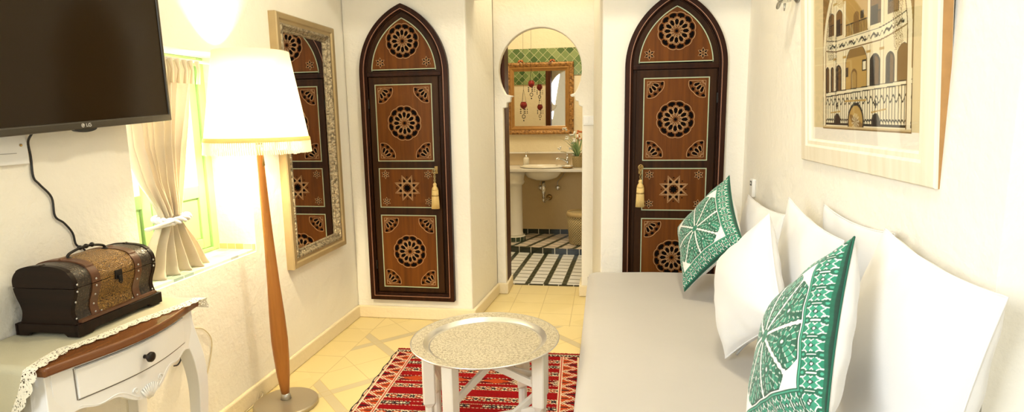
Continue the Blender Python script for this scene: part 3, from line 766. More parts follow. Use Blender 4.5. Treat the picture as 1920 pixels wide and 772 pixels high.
# ------------------------------------------------------------------ curtain
cu=empty('curtain',(-1.80,2.15,1.66),0,'cream pleated curtain tied back with a knotted cord at the window','curtain')
CX=-1.80
def cedge(z):
    L=np.interp(z,[.758,.80,.90,.985,1.01,1.05,1.15,1.30,1.42,1.66],[1.955,1.985,2.035,2.095,2.105,2.085,2.02,1.965,1.955,1.95])
    Rr=np.interp(z,[.758,.80,.90,.985,1.01,1.05,1.15,1.30,1.42,1.66],[2.33,2.315,2.265,2.205,2.205,2.215,2.235,2.265,2.30,2.37]); return L,Rr
G=[];nz_,ns=110,260
for i in range(nz_):
    z=.7595+(1.655-.7595)*i/(nz_-1); L,Rr=cedge(z); row=[]
    amp=np.interp(z,[.758,.85,1.0,1.1,1.3,1.56,1.655],[.034,.030,.018,.020,.026,.026,.020]); nf=np.interp(z,[.758,1.0,1.05,1.7],[5.5,5.5,8,8])
    nf=5.5 if z<1.0 else 8
    for j in range(ns):
        s=j/(ns-1); ph=2*PI*nf*s+.6*math.sin(5*s+z*3)+(1.3*math.sin(3.1*s+(1.0-z)*9)*min(1,max(0,(1.0-z)*8)))
        fold=math.sin(ph); fold=math.copysign(abs(fold)**.7,fold)
        x=CX-.015+amp*fold+.010*math.sin(2*PI*2.3*s+z*4)
        if z<.79: x+=.012*(1-(z-.758)/.032)
        y=L+(Rr-L)*s+.004*math.cos(ph*1.0)
        row.append((x-CX,y-2.15,z-1.66))
    G.append(row)
MB().grid(np.array(G)).build('drape',M['curtain'],cu,smooth=True,solid=.002,recalc=False)
hdm=MB()
for k in range(11):     # pinch pleats of the heading
    y=1.96+.40*k/10
    hdm.tube([(.020,y-2.15,-.002),(.027,y-2.15,-.045),(.018,y-2.15,-.10)],[.010,.006,.009],8)
hdm.build('pleat_heading',M['curtain'],cu,smooth=True)
tbk=MB()
for k in range(3):
    pts=[]
    for i in range(72):
        a=2*PI*i/72; rx,ry=.052,.068
        o_=.011*math.sin(5*a+k*2*PI/3); q=.010*math.cos(5*a+k*2*PI/3)
        pts.append((-.012+(rx+o_)*math.cos(a),.005+(ry+o_)*math.sin(a),-.668+q+.004*math.sin(2*a)))
    tbk.tube(pts,.0075,8,closed=True)
tbk.tube(smoothpath([(.035,-.035,-.665),(.03,-.09,-.672),(.0,-.135,-.688),(-.02,-.12,-.690),(.02,-.06,-.682),(.04,-.02,-.675)],6),.0075,8)
tbk.build('tieback_cord',M['cotton'],cu,smooth=True)
o=MB().tube([(CX-.012,NY0,1.662),(CX-.012,NY1,1.662)],.007,10).build('curtain_rod',M['white_paint'],smooth=True); tag(o,'slim white rod across the top of the window niche','curtain rod')

# ------------------------------------------------------------------ floor lamp
la=empty('floor_lamp',(-1.565,2.47,0),0,'lit floor lamp with fringed ivory shade and slim wooden stem','lamp')
MB().lathe([(.02,0),(.148,0),(.152,.004),(.152,.018),(.146,.024),(.02,.025)],64,(.015,0,0)).build('lamp_base',simple('champagne_metal',(.46,.40,.30),.38,.7),la,smooth=False,bevel=.002)
p0=Vector((.003,.02,.025)); p1=Vector((.010,-.05,1.29))
ln=lambda t:p0+(p1-p0)*t
MB().tube([ln(0),ln(.012),ln(.024),ln(.026)],[.026,.023,.020,.005],24).build('collar',M['steel'],la,smooth=True)
pr=[(.022,.019),(.10,.030),(.18,.036),(.25,.0385),(.34,.036),(.48,.028),(.65,.0215),(.80,.0185),(1.0,.0165)]
pth=[ln(t) for t in np.linspace(.022,1,40)]
MB().tube(pth,list(np.interp(np.linspace(.022,1,40),[a for a,_ in pr],[b for _,b in pr])),20).build('pole',M['lamp_wood'],la,smooth=True)
SC=Vector((p1.x,p1.y,0))
zb,zt,rb,rtp=1.305,1.70,.222,.158
def sh_r(z): return rb+(rtp-rb)*(z-zb)/(zt-zb)
n=64
shd=MB().lathe([(rb,zb),(rtp,zt),(rtp-.003,zt),(rb-.003,zb),(rb,zb)],n,SC,close=False)
shd.build('lampshade',M['shade'],la,smooth=True)
MB().lathe([(rb+.0015,zb+.001),(rb+.004,zb+.006),(sh_r(zb+.016)+.003,zb+.018),(sh_r(zb+.02)+.001,zb+.02)],n,SC,close=False).build('trim_band',M['shade_trim'],la,smooth=True)
fg=MB()
for i in range(150):
    a=2*PI*i/150; r=rb+.001; x,y=SC.x+r*math.cos(a),SC.y+r*math.sin(a)
    fg.tube([(x,y,zb+.002),(x+.001*math.cos(a),y+.001*math.sin(a),zb-.025),(SC.x+(r+.004)*math.cos(a+.01),SC.y+(r+.004)*math.sin(a+.01),zb-.05-.004*random.random())],.0030,4,caps=False)
o=fg.build('fringe',M['fringe'],la,smooth=True)
sp=MB(); sp.tube([p1,p1+Vector((0,0,.06))],.016,16)
sp.build('lamp_socket',M['brass'],la,smooth=True)
MB().ball((SC.x,SC.y,1.42),.036,16,(1,1,1.25)).build('bulb',M['bulb'],la,smooth=True)
sk=MB()
for k in range(3):
    a=2*PI*k/3; sk.tube([(SC.x,SC.y,1.352),(SC.x+(sh_r(zt)-.004)*math.cos(a),SC.y+(sh_r(zt)-.004)*math.sin(a),zt-.01)],.0018,6)
sk.build('shade_carrier',M['steel'],la)
MB().tube([(p1.x+.018,p1.y-.004,1.275),(p1.x+.024,p1.y-.006,1.24),(p1.x+.022,p1.y-.005,1.195)],[.002,.002,.006],8).build('pull_switch',M['brass'],la,smooth=True)
MB().tube(smoothpath([(-.135,-.02,.010),(-.146,.01,.012),(-.150,.04,.04),(-.147,.06,.022),(-.143,.02,.006),(-.14,-.10,.005),(-.135,-.3,.005)],8),.0035,6).build('lamp_cord',M['cord_beige'],la,smooth=True)

# ------------------------------------------------------------------ tall wall mirror
def rectring(mb,y0,y1,z0,z1,w0,w1,x0,x1,fn):
    return mb
def frame_profile(mb,W,H,prof,fn):
    """mitred frame: prof list of (inset, depth)"""
    rings=[]
    for ins,dp in prof:
        rings.append([fn(-W/2+ins,-H/2+ins,dp),fn(W/2-ins,-H/2+ins,dp),fn(W/2-ins,H/2-ins,dp),fn(-W/2+ins,H/2-ins,dp)])
    v=[p for r in rings for p in r]; f=[]
    for i in range(len(rings)-1):
        for k in range(4):
            l=(k+1)%4; f.append((i*4+k,i*4+l,(i+1)*4+l,(i+1)*4+k))
    mb.add(v,f); return mb
mi=empty('wall_mirror',(XL,3.205,1.268),0,'tall mirror in a champagne and carved silver frame on the left wall','mirror')
fyz=lambda a,c,d:(d,a,c)
W_,H_=.66,1.385
frame_profile(MB(),W_,H_,[(0,0),(0,.040),(.006,.046),(.030,.044),(.038,.036),(.052,.034)],fyz).build('outer_frame',M['champagne'],mi)
frame_profile(MB(),W_,H_,[(.052,.034),(.056,.040),(.066,.040),(.084,.022),(.088,.024),(.094,.020),(.096,.012)],fyz).build('carved_inner_frame',M['silver_carved'],mi)
MB().box(.008,.014,-W_/2+.092,W_/2-.092,-H_/2+.092,H_/2-.092).build('mirror_glass',M['mirror'],mi)
MB().box(.001,.008,-W_/2+.01,W_/2-.01,-H_/2+.01,H_/2-.01).build('backing_board',M['dark_wood'],mi)

# ------------------------------------------------------------------ tray table
TC=Vector((-.481,2.222,0))
ty=empty('brass_tray',(TC.x,TC.y,.502),0,'round engraved silver metal tray on the white folding stand','tray')
ty.name='serving_tray'; ty.rotation_euler=(0,math.radians(-1.2),0)
n=128
tr=MB().lathe([(.300,-.004),(.3035,-.0045),(.306,-.002),(.3055,.0015),(.303,.002),(.300,.0005)],n,close=False); tr.build('rim_lip',M['alu'],ty,smooth=True)
tr=MB().lathe([(.300,.0005),(.256,-.002),(.254,-.0025)],n,close=False); tr.build('engraved_rim',M['alu_eng'],ty,smooth=True)
tr=MB().lathe([(.254,-.0025),(.246,-.007),(.236,-.016),(.232,-.0195),(.229,-.0185),(.226,-.0195)],n,close=False); tr.build('well_wall',M['alu'],ty,smooth=True)
pr=[(.226,-.0195)]+[(r,-.0195) for r in np.linspace(.21,.02,8)]+[(.001,-.0195)]
MB().lathe(pr,n,close=False).build('engraved_floor',M['alu_eng'],ty,smooth=True)
MB().lathe([(.001,-.0235),(.228,-.0235),(.240,-.018),(.256,-.006),(.300,-.004)],n,close=False).build('underside',M['alu'],ty,smooth=True)
sd=empty('folding_stand',(TC.x,TC.y,.012),0,'white painted six-legged folding stand under the metal tray','stand')
angs=[math.radians(a) for a in (200,247,347,168,58,17)]; RL=.236
ZT=.4605
lp=[Vector((RL*math.cos(a),RL*math.sin(a),0)) for a in angs]
for a,p in zip(angs,lp):
    mb=MB(); rz=Matrix.Rotation(a,3,'Z')
    def oct_(hw,ch,z): 
        q=[(hw,ch),(ch,hw),(-ch,hw),(-hw,ch),(-hw,-ch),(-ch,-hw),(ch,-hw),(hw,-ch)]; return [rz@Vector((x,y,0))+p+Vector((0,0,z)) for x,y in q]
    lv=[(0,.017,.012),(.02,.020,.013),(.05,.018,.008),(.19,.018,.008),(.215,.018,.008),(.235,.0255,.020),(ZT-.10,.0255,.020),(ZT,.0255,.021)]
    v=[];fcs=[]
    for z,h,c_ in lv: v+=oct_(h,c_,z)
    for i in range(len(lv)-1):
        for k in range(8): l=(k+1)%8; fcs.append((i*8+k,i*8+l,(i+1)*8+l,(i+1)*8+k))
    fcs+=[tuple(range(7,-1,-1)),tuple((len(lv)-1)*8+k for k in range(8))]
    mb.add(v,fcs).build('leg',M['ivory_paint'],sd,bevel=.0015)
def bar(a,b,za,zb_,off=0):
    A=lp[a]*.90+Vector((0,0,za)); B=lp[b]*.90+Vector((0,0,zb_)); d=(B-A).normalized(); sde=d.cross(Vector((0,0,1))).normalized(); up=sde.cross(d)
    mb=MB(); v=[]
    for q in (A,B):
        for s1,s2 in ((-1,-1),(1,-1),(1,1),(-1,1)): v.append(q+sde*(s1*.008+off)+up*s2*.015)
    mb.add(v,[(0,1,2,3),(7,6,5,4)]+[(k,k+4,(k+1)%4+4,(k+1)%4) for k in range(4)]); mb.build('brace',M['ivory_paint'],sd,bevel=.002)
bar(1,4,.30,.436,.0); bar(2,3,.31,.436,.018); bar(0,5,.436,.30,-.018)
bar(1,4,.20,.05,.0); bar(1,5,.06,.24,.02); bar(2,3,.20,.05,.02)
bar(2,4,.34,.20); bar(0,3,.40,.28)

# ------------------------------------------------------------------ kilim rug
RW,RLN=1.112,1.75; res=.0042
nu,nw=int(RW/res),int(RLN/res)
u=np.linspace(0,RW,nu)[None,:]; w=np.linspace(0,RLN,nw)[:,None]; U_=u+0*w; W2=w+0*u
red=np.array([.21,.0025,.004]); dred=np.array([.085,.003,.004]); org=np.array([.36,.045,.010]); blk=np.array([.018,.012,.014]); wht=np.array([.66,.58,.40]); pnk=np.array([.36,.05,.035])
col=np.zeros((nw,nu,3)); col[:]=red
def paint(mask,c): col[mask]=c
tri=lambda x,p:np.abs(((x/p)%1)*2-1)
# horizontal stripes of the field, measured from the far end
PERI=.470
y_=np.mod(W2-.060,PERI)
jag=.003*tri(U_,.021)
chk=(np.floor(U_/.0085)+np.floor(W2/.0085))%2==0
def band(a,b): return (y_>=a+jag)&(y_<b+jag)
def motif(c,hw,per,off=0):
    m=band(c-hw,c+hw); paint(m,blk); mot=np.abs(tri(U_+off,per)-.5)*2; yy_=np.abs(y_-c-jag)/hw
    paint(m&(np.abs(mot*.9-yy_)<.30)&chk,wht); paint(m&(mot+yy_<.75),org); paint(m&(mot+yy_<.3),wht)
    for e_ in (c-hw-.004,c+hw+.001): paint(band(e_,e_+.003),wht)
motif(.060,.016,.13)
m=band(.118,.146); paint(m,blk); z=tri(U_,.30); yy_=np.abs(y_-.132-jag)/.014; paint(m&(np.abs(yy_-.2*np.sin(U_*90))<.28)&(((U_/.018)%1)<.75),wht); paint(m&(z>.80),red)
for e_ in (.113,.149): paint(band(e_,e_+.003)&(((U_/.02)%1)<.8),wht)
motif(.222,.018,.155,.04)
paint(band(.268,.271)&(((U_/.014)%1)<.6),org)
m=band(.300,.356); yy_=np.abs(y_-.328-jag)/.028; z=tri(U_,.22); paint(m,dred); paint(m&(z>yy_*.8+.15),org); paint(m&(z<.42-.35*yy_)&chk,wht); paint(m&(np.abs(z-yy_*.8-.1)<.06),blk)
for e_ in (.294,.359): paint(band(e_,e_+.003)&(((U_/.016)%1)<.7),wht)
motif(.415,.015,.11)
# side borders
BW=.122
for side in (0,1):
    d=U_ if side==0 else RW-U_
    B=d<BW; paint(B,red)
    t=tri(W2+ (0 if side==0 else .02),.088); q=(d-.022)/(BW-.040)
    paint(B&(q>0)&(q<1)&(t<q*.95),org); paint(B&(q>0)&(q<1)&(np.abs(t-q*.95)<.22)&chk,wht); paint(B&(q>.0)&(t>.80+q*.2),blk); paint(B&(q>.55)&(t<.10),blk)
    paint(B&(d<.022),wht); paint(B&(d<.016),pnk); paint(B&(d<.011),wht); paint(B&(d<.007),blk); 
    paint(B&(d<.012)&(tri(W2,.076)>.72),blk)
    paint(B&(d>BW-.018),wht); paint(B&(d>BW-.013)&(d<BW-.006),pnk); paint(B&(d>BW-.0025),blk)
h=W2<.05; paint(h,dred); paint(h&(W2>.018)&(W2<.024),wht); paint(h&(W2>.028),blk); paint(h&(W2>.028)&(tri(U_,.024)*.022+.028>W2)&chk,wht); paint(W2<.016,red)
col*= (1+.10*RNG.normal(size=(nw,nu,1))).clip(.6,1.4)
col=col.clip(0,1)
hz=.0085+.0012*np.sin(W2*900)*0+.0015*RNG.random((nw,nu))
edge=.004*np.sin(W2*41)*(U_<.02)
G=np.stack([U_+edge*(U_<.01)-RW/2,-W2,hz],-1)
rg=empty('kilim_rug',(-.681,3.228,0),math.radians(2.5),'red kilim rug with black, orange and white bands under the tray table','rug')
o=MB().grid(G).build('woven_field',vcol('kilim_wool',.95,.3,500,spec=.1),rg,col=col.reshape(-1,3),recalc=True)
sk=MB()
sk.box(-RW/2+.002,RW/2-.002,-RLN+.002,-.002,.0,.008); sk.build('rug_backing',simple('rug_back_red',(.16,.02,.02),.95),rg)
fr=MB()
for i in range(260):
    x=-RW/2+RW*(i+.5)/260; l=.010+.010*random.random()
    fr.tube([(x,-.002,.007),(x+.004*(random.random()-.5),l*.6,.006),(x+.008*(random.random()-.5),l,.003)],.0017,4)
fr.build('fringe',simple('red_wool_fringe',(.30,.012,.014),.95),rg)

# ------------------------------------------------------------------ sofa bed
SZ=.45
so=empty('sofa_bed',(.39,2.2,0),0,'low banquette sofa with smooth grey-beige cover along the right wall','sofa')
def SP(x,y,z): return (x-.39,y-2.2,z)
Y0,Y1=.55,3.535
pts=[(-.128,.014),(-.122,.10),(-.112,.22),(-.10,.33)]
bs=MB(); G=[]
yy=np.linspace(Y0,Y1,60)
for (x,z) in pts: G.append([SP(x+.003*math.sin(y*17)*(1-z/.4),y,z) for y in yy])
bs.grid(np.array(G))
bs.add([SP(-.128,Y1,0.014),SP(XR-.005,Y1,0.014),SP(XR-.005,Y1,.33),SP(-.10,Y1,.33)],[(0,1,2,3)])
bs.add([SP(-.128,Y0,0.014),SP(XR-.005,Y0,0.014),SP(XR-.005,Y0,.33),SP(-.10,Y0,.33)],[(3,2,1,0)])
bs.box(-.10-.39,XR-.03-.39,Y0+.03-2.2,Y1-.03-2.2,.0,.30)
bs.build('valance',M['sheet'],so,smooth=True)
# mattress cover: cross-section swept along Y with soft sag
sec=[(-.100,.33),(-.100,.37),(-.096,.405),(-.088,.428),(-.070,.443),(-.045,.450)]
nx=70
for i in range(1,nx+1): sec.append((-.045+(XR-.008+.045)*i/nx,.450))
G=[]
yy=np.concatenate([np.linspace(Y0,Y1-.05,140),[Y1-.035,Y1-.02,Y1-.009,Y1-.002,Y1]])
for y in yy:
    e=Y1-y; dz=0 if e>.05 else -(.05-math.sqrt(max(0,.05**2-(.05-e)**2)))
    row=[]
    for x,z in sec:
        wob=.0045*math.sin(3.1*y+4*x)+.003*math.sin(7*x-2.3*y+1)+.0025*math.sin(11*y+3*x)*math.sin(5*x)
        zz=z+dz+(wob if z>.44 else 0)
        row.append(SP(x,y,max(zz,.33)))
    G.append(row)
mt=MB().grid(np.array(G)); 
mt.add([SP(x,Y1,.33) for x in (-.1,XR-.008)]+[SP(XR-.008,Y1,.40),SP(-.1,Y1,.40)],[(0,1,2,3)])
mt.build('mattress_cover',M['satin'],so,smooth=True,recalc=True)

# ------------------------------------------------------------------ cushions
def embroidery(p,q):
    """green on white medallion, p,q in -1..1 ; returns rgb arrays"""
    W=np.array([.82,.81,.76]); D=np.array([.001,.035,.020]); Gd=np.array([.002,.095,.052]); Gm=np.array([.006,.185,.105]); Gl=np.array([.055,.34,.22])
    out=np.empty(p.shape+(3,)); out[:]=W
    def pt(m,c): out[m]=c
    ax=np.maximum(np.abs(p),np.abs(q)); lo=np.where(np.abs(p)>np.abs(q),q,p)
    nz1=np.sin(p*37+3*np.sin(q*23))*np.sin(q*41+2*np.sin(p*29))
    # border band
    bd=ax>.760
    bt=(ax-.760)/.240
    per=.190; cell=((lo/per)%1)-.5; cx2=cell*per/.240; cy2=bt-.50
    rr=np.hypot(cx2,cy2); ang=np.arctan2(cy2,cx2)
    pt(bd,Gm)
    leafm=rr<.30+.13*np.cos(4*ang+PI)
    pt(bd&(rr<.36+.13*np.cos(4*ang+PI)),W); pt(bd&leafm,Gm*.6+Gl*.4); pt(bd&leafm&(np.abs(np.sin(2*ang))<.16),Gd); pt(bd&(rr<.10),D); pt(bd&(rr<.05),W)
    c2=((((lo/per)+.5)%1)-.5)*per/.240
    for b0 in (.14,.86):
        d=np.hypot(c2,(bt-b0)); pt(bd&(d<.22),W); pt(bd&(d<.175),Gd); pt(bd&(d<.06),Gl)
    pt(bd&(np.hypot(c2*2.2,bt-.5)<.30),Gd); pt(bd&(np.abs(c2)<.022)&(np.abs(bt-.5)<.2),W)
    pt(bd&(np.abs(np.abs(cx2)-.20)<.018)&(np.abs(np.abs(bt-.5)-.30)<.05),W)
    pt(bd&(bt>.90),Gd); pt(bd&(bt>.965),D); pt((ax>.735)&(ax<.775),Gd); pt((ax>.752)&(ax<.762),Gl)
    # eight petals
    inn=ax<.735
    th=np.arctan2(q,p); k=np.floor(th/(PI/4)); tc=(k+.5)*PI/4
    r=np.sqrt(p*p+q*q); a=th-tc
    rmax=.735/np.maximum(np.abs(np.cos(th)),np.abs(np.sin(th)))
    rc=.735/np.maximum(np.abs(np.cos(tc)),np.abs(np.sin(tc)))
    X=r*np.cos(a)/rc; Yc=r*np.sin(a)/rc          # along petal 0..~1, across
    half=.40*np.clip((X-.06)/.60,0,1)**.9*np.clip((1.06-X)/.15,0,1)**.5
    half=half*(.93+.09*np.abs(np.sin(X*24)))
    half=np.minimum(half,(X*math.tan(PI/8)-.026)*(.95+.07*np.abs(np.sin(X*24))))
    v=np.where(half>1e-4,np.abs(Yc)/np.maximum(half,1e-4),9)
    pet=inn&(v<1)&(X>.10)&(ax<.722)
    pt(pet,Gm)
    # paisley heart with rings of little blocks
    cx_=.62; dx=(X-cx_)/.34; dy=Yc/.27; rad=np.sqrt(dx*dx+dy*dy); an=np.arctan2(dy,dx)
    ring=np.floor(rad*3.3); fr_=(rad*3.3)%1
    nb=np.where(ring<1,6,np.where(ring<2,10,np.where(ring<3,15,20)))
    fa=((an/(2*PI)*nb+ring*.5)%1)
    tone=((np.floor(an/(2*PI)*nb+ring*.5)*7+ring*3)%3)
    pt(pet&(tone==1),Gd); pt(pet&(tone==2),Gm*.55+Gl*.45)
    pt(pet&(fa<.15)&(ring>0),Gl*.35+W*.65); pt(pet&(fr_<.17),D*.6+Gd*.4); pt(pet&(rad<.22),Gd); pt(pet&(rad<.09),W)
    pt(pet&(v>.90),D*.5+Gd*.5); pt(pet&(ax>.708),D)
    pt(pet&(X<.30)&(((X*16)%1)<.2),D); pt(pet&(X<.22),Gd)
    pt(inn&(r<.085),Gm); pt(inn&(r<.085)&(r>.070),Gd); pt(inn&(r<.03),Gd)
    out*=(1+.10*nz1)[...,None]
    return out.clip(0,1)
EMB=vcol('embroidered_cotton',.75,.35,260,sheen=.2)
def cushion(name,label,c,n,up,w,h,t,front=None,back=None,green=False,roll=0,pinch=.075,group=None,seed=0,emb=None):
    """c centre, n front normal, up in-plane up"""
    c=Vector(c); n=Vector(n).normalized(); up=Vector(up); up=(up-n*up.dot(n)).normalized(); side=up.cross(n)
    root=empty(name,c,0,label,'cushion',group)
    rs=np.random.default_rng(seed)
    ph=rs.random(8)*6.28
    def surf(N_,sgn):
        g=np.linspace(-1,1,N_); g=np.sign(g)*(1-(1-np.abs(g))**1.25)
        p,q=np.meshgrid(g,g)
        x=p*w/2*(1-pinch*(1-q**2)**1.0*np.abs(p)**1.5); y=q*h/2*(1-pinch*(1-p**2)*np.abs(q)**1.5)
        th=(np.clip(1-np.abs(p)**2.3,0,1)*np.clip(1-np.abs(q)**2.3,0,1))**.50
        wr=.0045*np.sin(5*p+3*q+ph[0])+.004*np.sin(9*(p+q)+ph[1])*np.abs(p*q)+.005*np.sin(13*np.arctan2(q,p)+ph[2])*np.clip(np.abs(p)**4+np.abs(q)**4,0,1)
        z=sgn*(t/2*th+wr*np.sqrt(th)*.8)
        P=np.stack([x,y,z],-1)
        B=np.array([list(side),list(up),list(n)])
        return P@B,p,q
    F,p,q=surf(270 if green else 44,1)
    colr=embroidery(p,q).reshape(-1,3) if green else None
    MB().grid(F).build('front_panel',EMB if green else front,root,smooth=True,col=colr,recalc=False)
    Bk,_,_=surf(44,-1)
    MB().grid(Bk,flip=True).build('back_panel',back or front,root,smooth=True,recalc=False)
    e=np.linspace(-1,1,40); rim=[]
    B=np.array([list(side),list(up),list(n)])
    for (pp,qq) in [(v_,-1) for v_ in e[:-1]]+[(1,v_) for v_ in e[:-1]]+[(-v_,1) for v_ in e[:-1]]+[(-1,-v_) for v_ in e[:-1]]:
        x=pp*w/2*(1-pinch*(1-qq**2)*abs(pp)**1.5); y=qq*h/2*(1-pinch*(1-pp**2)*abs(qq)**1.5)
        rim.append(tuple(np.array([x,y,0])@B))
    MB().tube(rim,.0026,6,closed=True).build('seam',(M['seam_green'] if green else (back or front)),root,smooth=True)
    return root
M['seam_green']=simple('green_piping',(.006,.10,.06),.8)
# u is 'down' direction of the fitted faces
cushion('embroidered_cushion','green and white embroidered cushion at the far end of the sofa',(.526,3.059,.785),(-.874,-.278,.399),(.008,.813,.583),.455,.455,.15,M['cotton'],M['cotton'],True,group='green embroidered cushions',seed=1)
cushion('embroidered_cushion','nearer green and white embroidered cushion, leaning against the big white back cushion',(.500,1.516,.795),(-.944,.104,.314),(.308,.623,.719),.455,.455,.17,M['cotton'],M['cotton'],True,group='green embroidered cushions',seed=2)
wc=cushion('scatter_cushion','plain white cushion standing between the two green embroidered cushions',(.525,2.185,.755),(-.96,-.20,.19),(.10,.66,.74),.415,.415,.16,M['cotton'],M['cotton'],seed=3)
BL=M['cotton']
nn=Vector((-.96,-.20,.19)).normalized(); uu=Vector((.10,.66,.74)); uu=(uu-nn*uu.dot(nn)).normalized(); ss=uu.cross(nn)
zp=[tuple(ss*(x*.15)-uu*(.205-.022*(1-x*x))-nn*.016) for x in np.linspace(-1,1,16)]
MB().tube(zp,.0045,6).build('zipper_flap',simple('zip_grey',(.34,.33,.31),.7),wc,smooth=True)
def backc(label,y,xb,xt,w,h,t,seed,mat,yaw=0,rl=0):
    zc=SZ+.016+h/2; lean=math.atan2(xt-xb,h)
    n=Vector((-math.cos(lean),0,math.sin(lean))); n.rotate(Matrix.Rotation(yaw,3,'Z')); up=Vector((math.sin(lean),rl,math.cos(lean)))
    return cushion('back_cushion',label,((xb+xt)/2,y,zc+.004),n,up,w,h,t,mat,mat,group='large back cushions along the right wall',seed=seed)
backc('cream back cushion behind the far green embroidered cushion',2.96,.715,.775,.66,.49,.12,4,M['cotton'])
backc('white back cushion with raised corner behind the plain white cushion',2.165,.697,.722,.56,.57,.11,5,M['cotton'],0,-.10)
backc('white back cushion mostly hidden against the wall behind the near green cushion',2.03,.806,.815,.54,.585,.045,6,M['cotton'])
backc('big white back cushion nearest the front of the sofa',1.495,.70,.775,.52,.59,.18,7,M['cotton'],0,-.07)

# ------------------------------------------------------------------ framed picture
pf=empty('framed_picture',(XR-.012,2.138,1.72),0,'large pale wooden framed sepia drawing of an arcaded courtyard','picture')
pf.rotation_euler=(0,math.radians(-3.6),0)
FW,FH=1.03,1.04
fp=lambda a,c,d:(-d,-a,c)      # a: from far to near runs along -Y
pale=wood('limewashed_wood',(.74,.66,.50),(.82,.76,.62),.5,'Z')
frame_profile(MB(),FW,FH,[(0,0),(0,.030),(.004,.034),(.062,.036),(.070,.030),(.084,.030),(.090,.022),(.092,.010)],fp).build('frame',pale,pf)
frame_profile(MB(),FW,FH,[(.001,.001),(.001,.024)],lambda a,c,d:(-d,-a*1.003,c*1.003)).build('frame_edge',simple('raw_wood_edge',(.42,.22,.07),.6,var=.2,vs=30),pf)
MB().box(-.012,-.006,-FW/2+.085,FW/2-.085,-FH/2+.085,FH/2-.085).build('mat_board',simple('ivory_mat',(.70,.58,.34),.8,var=.05,vs=5),pf)
# the drawing: ink and wash courtyard painted onto a fine flat mesh
AW,AH=.672,.72; ra=.0020; na,nh=int(AW/ra),int(AH/ra)
a=np.linspace(0,AW,na)[None,:]+np.zeros((nh,1)); h0=np.linspace(0,AH,nh)[:,None]+np.zeros((1,na)); h=np.where(h0>.13,.13+(h0-.13)*1.38,h0)
paper=np.array([.80,.72,.50]); ink=np.array([.012,.007,.002]); sep=np.array([.17,.085,.015]); tan=np.array([.45,.28,.07]); pale_=np.array([.70,.56,.28])
A=np.zeros((nh,na,3)); A[:]=paper
def pm(m,c,al=1.): A[m]=A[m]*(1-al)+np.array(c)*al
def archm(cx,wd,z0,zs,ext=1.15):   # pointed horseshoe arch opening
    x=np.abs(a-cx); hw=wd/2; r=hw*ext; top=(h>zs)&(((x+(r-hw))**2+(h-zs)**2)<r*r)
    return ((x<hw)&(h>=z0)&(h<=zs))|top
def outline(fn,w_=.004):
    return fn(w_)
def line(x0,y0,x1,y1,w_):
    dx,dy=x1-x0,y1-y0; L2=dx*dx+dy*dy; t=np.clip(((a-x0)*dx+(h-y0)*dy)/L2,0,1); return np.hypot(a-x0-t*dx,h-y0-t*dy)<w_
wash=.5+.5*np.sin(a*21+2*np.sin(h*17))*np.sin(h*19+a*7)
# back wall wash
pm((h>.13),pale_,.35)
# lower arcade: floor wall, arches
for cx_,wd,z0,zs,dk in ((.045,.030,.12,.25,1),(.092,.022,.13,.25,1),(.150,.055,.135,.235,1),(.300,.165,.135,.255,0),(.440,.070,.14,.245,1),(.540,.050,.15,.25,1),(.620,.07,.15,.26,2)):
    m=archm(cx_,wd+.016,z0,zs); pm(m,paper,1); pm(archm(cx_,wd+.006,z0,zs),ink,1); pm(archm(cx_,wd,z0,zs),(tan if dk==0 else ink if dk==1 else sep),1)
    if dk==1: pm(archm(cx_,wd*.8,z0,zs)&(a>cx_),sep,.8)
m=archm(.300,.165,.135,.255); pm(m&(h>.29),sep,.7); pm(archm(.285,.05,.135,.21),sep,1); pm(archm(.285,.036,.14,.205),tan*.8,1); pm(m&(np.abs(a-.365)<.016)&(np.abs(h-.245)<.024),ink,1); pm(m&(np.abs(a-.365)<.011)&(np.abs(h-.245)<.018),paper,1); pm(m&(np.abs(a-.228)<.010)&(np.abs(h-.225)<.022),ink,1)
# cornice with cursive frieze
fz=lambda x:.362+.35*(np.maximum(0,np.abs(x-.30)-.16))**1.35
pm(np.abs(h-fz(a))<.030,paper,1); pm(np.abs(h-fz(a)-.026)<.0022,ink,1); pm(np.abs(h-fz(a)+.026)<.0030,sep,1)
scr=(np.abs(h-fz(a)-.006*np.sin(a*150)-.004*np.sin(a*61))<.0055)&(np.sin(a*74+.6)>-.35)&(a>.05)&(a<.62); pm(scr,ink,1)
pm((np.abs(h-fz(a)-.008*np.sin(a*210))<.0025)&(a>.05)&(a<.62),ink,1)
# gallery balustrade and arches above
for cx_,wd,z0,zs,dk in ((.085,.05,.42,.50,2),(.155,.055,.41,.50,1),(.300,.175,.395,.545,0),(.448,.075,.41,.53,1),(.555,.06,.43,.55,2)):
    pm(archm(cx_,wd+.016,z0,zs),paper,1); pm(archm(cx_,wd+.007,z0,zs),ink,1); pm(archm(cx_,wd,z0,zs),(tan if dk==0 else sep),1)
    if dk==1: pm(archm(cx_,wd,z0,zs)&(a<cx_+.01)&(h<z0+.08),ink,1)
    bal=archm(cx_,wd,z0,zs)&(h<z0+.055); pm(bal&(np.mod(a,.011)<.004),ink,1); pm(bal&(np.abs(h-z0-.052)<.003),ink,1)
pm(archm(.300,.045,.395,.47),sep,.8); pm((np.abs(a-.345)<.014)&(np.abs(h-.47)<.018),ink,.9)
# columns
for cx_ in (.118,.205,.395,.487):
    for z0,z1 in ((.13,.33),(.40,.60)):
        m=(np.abs(a-cx_)<.010)&(h>z0)&(h<z1); pm(m,paper,1); pm((np.abs(np.abs(a-cx_)-.010)<.0014)&(h>z0)&(h<z1),sep,1)
        pm((np.abs(a-cx_)<.016)&(np.abs(h-z1+.03)<.006),tan,1)
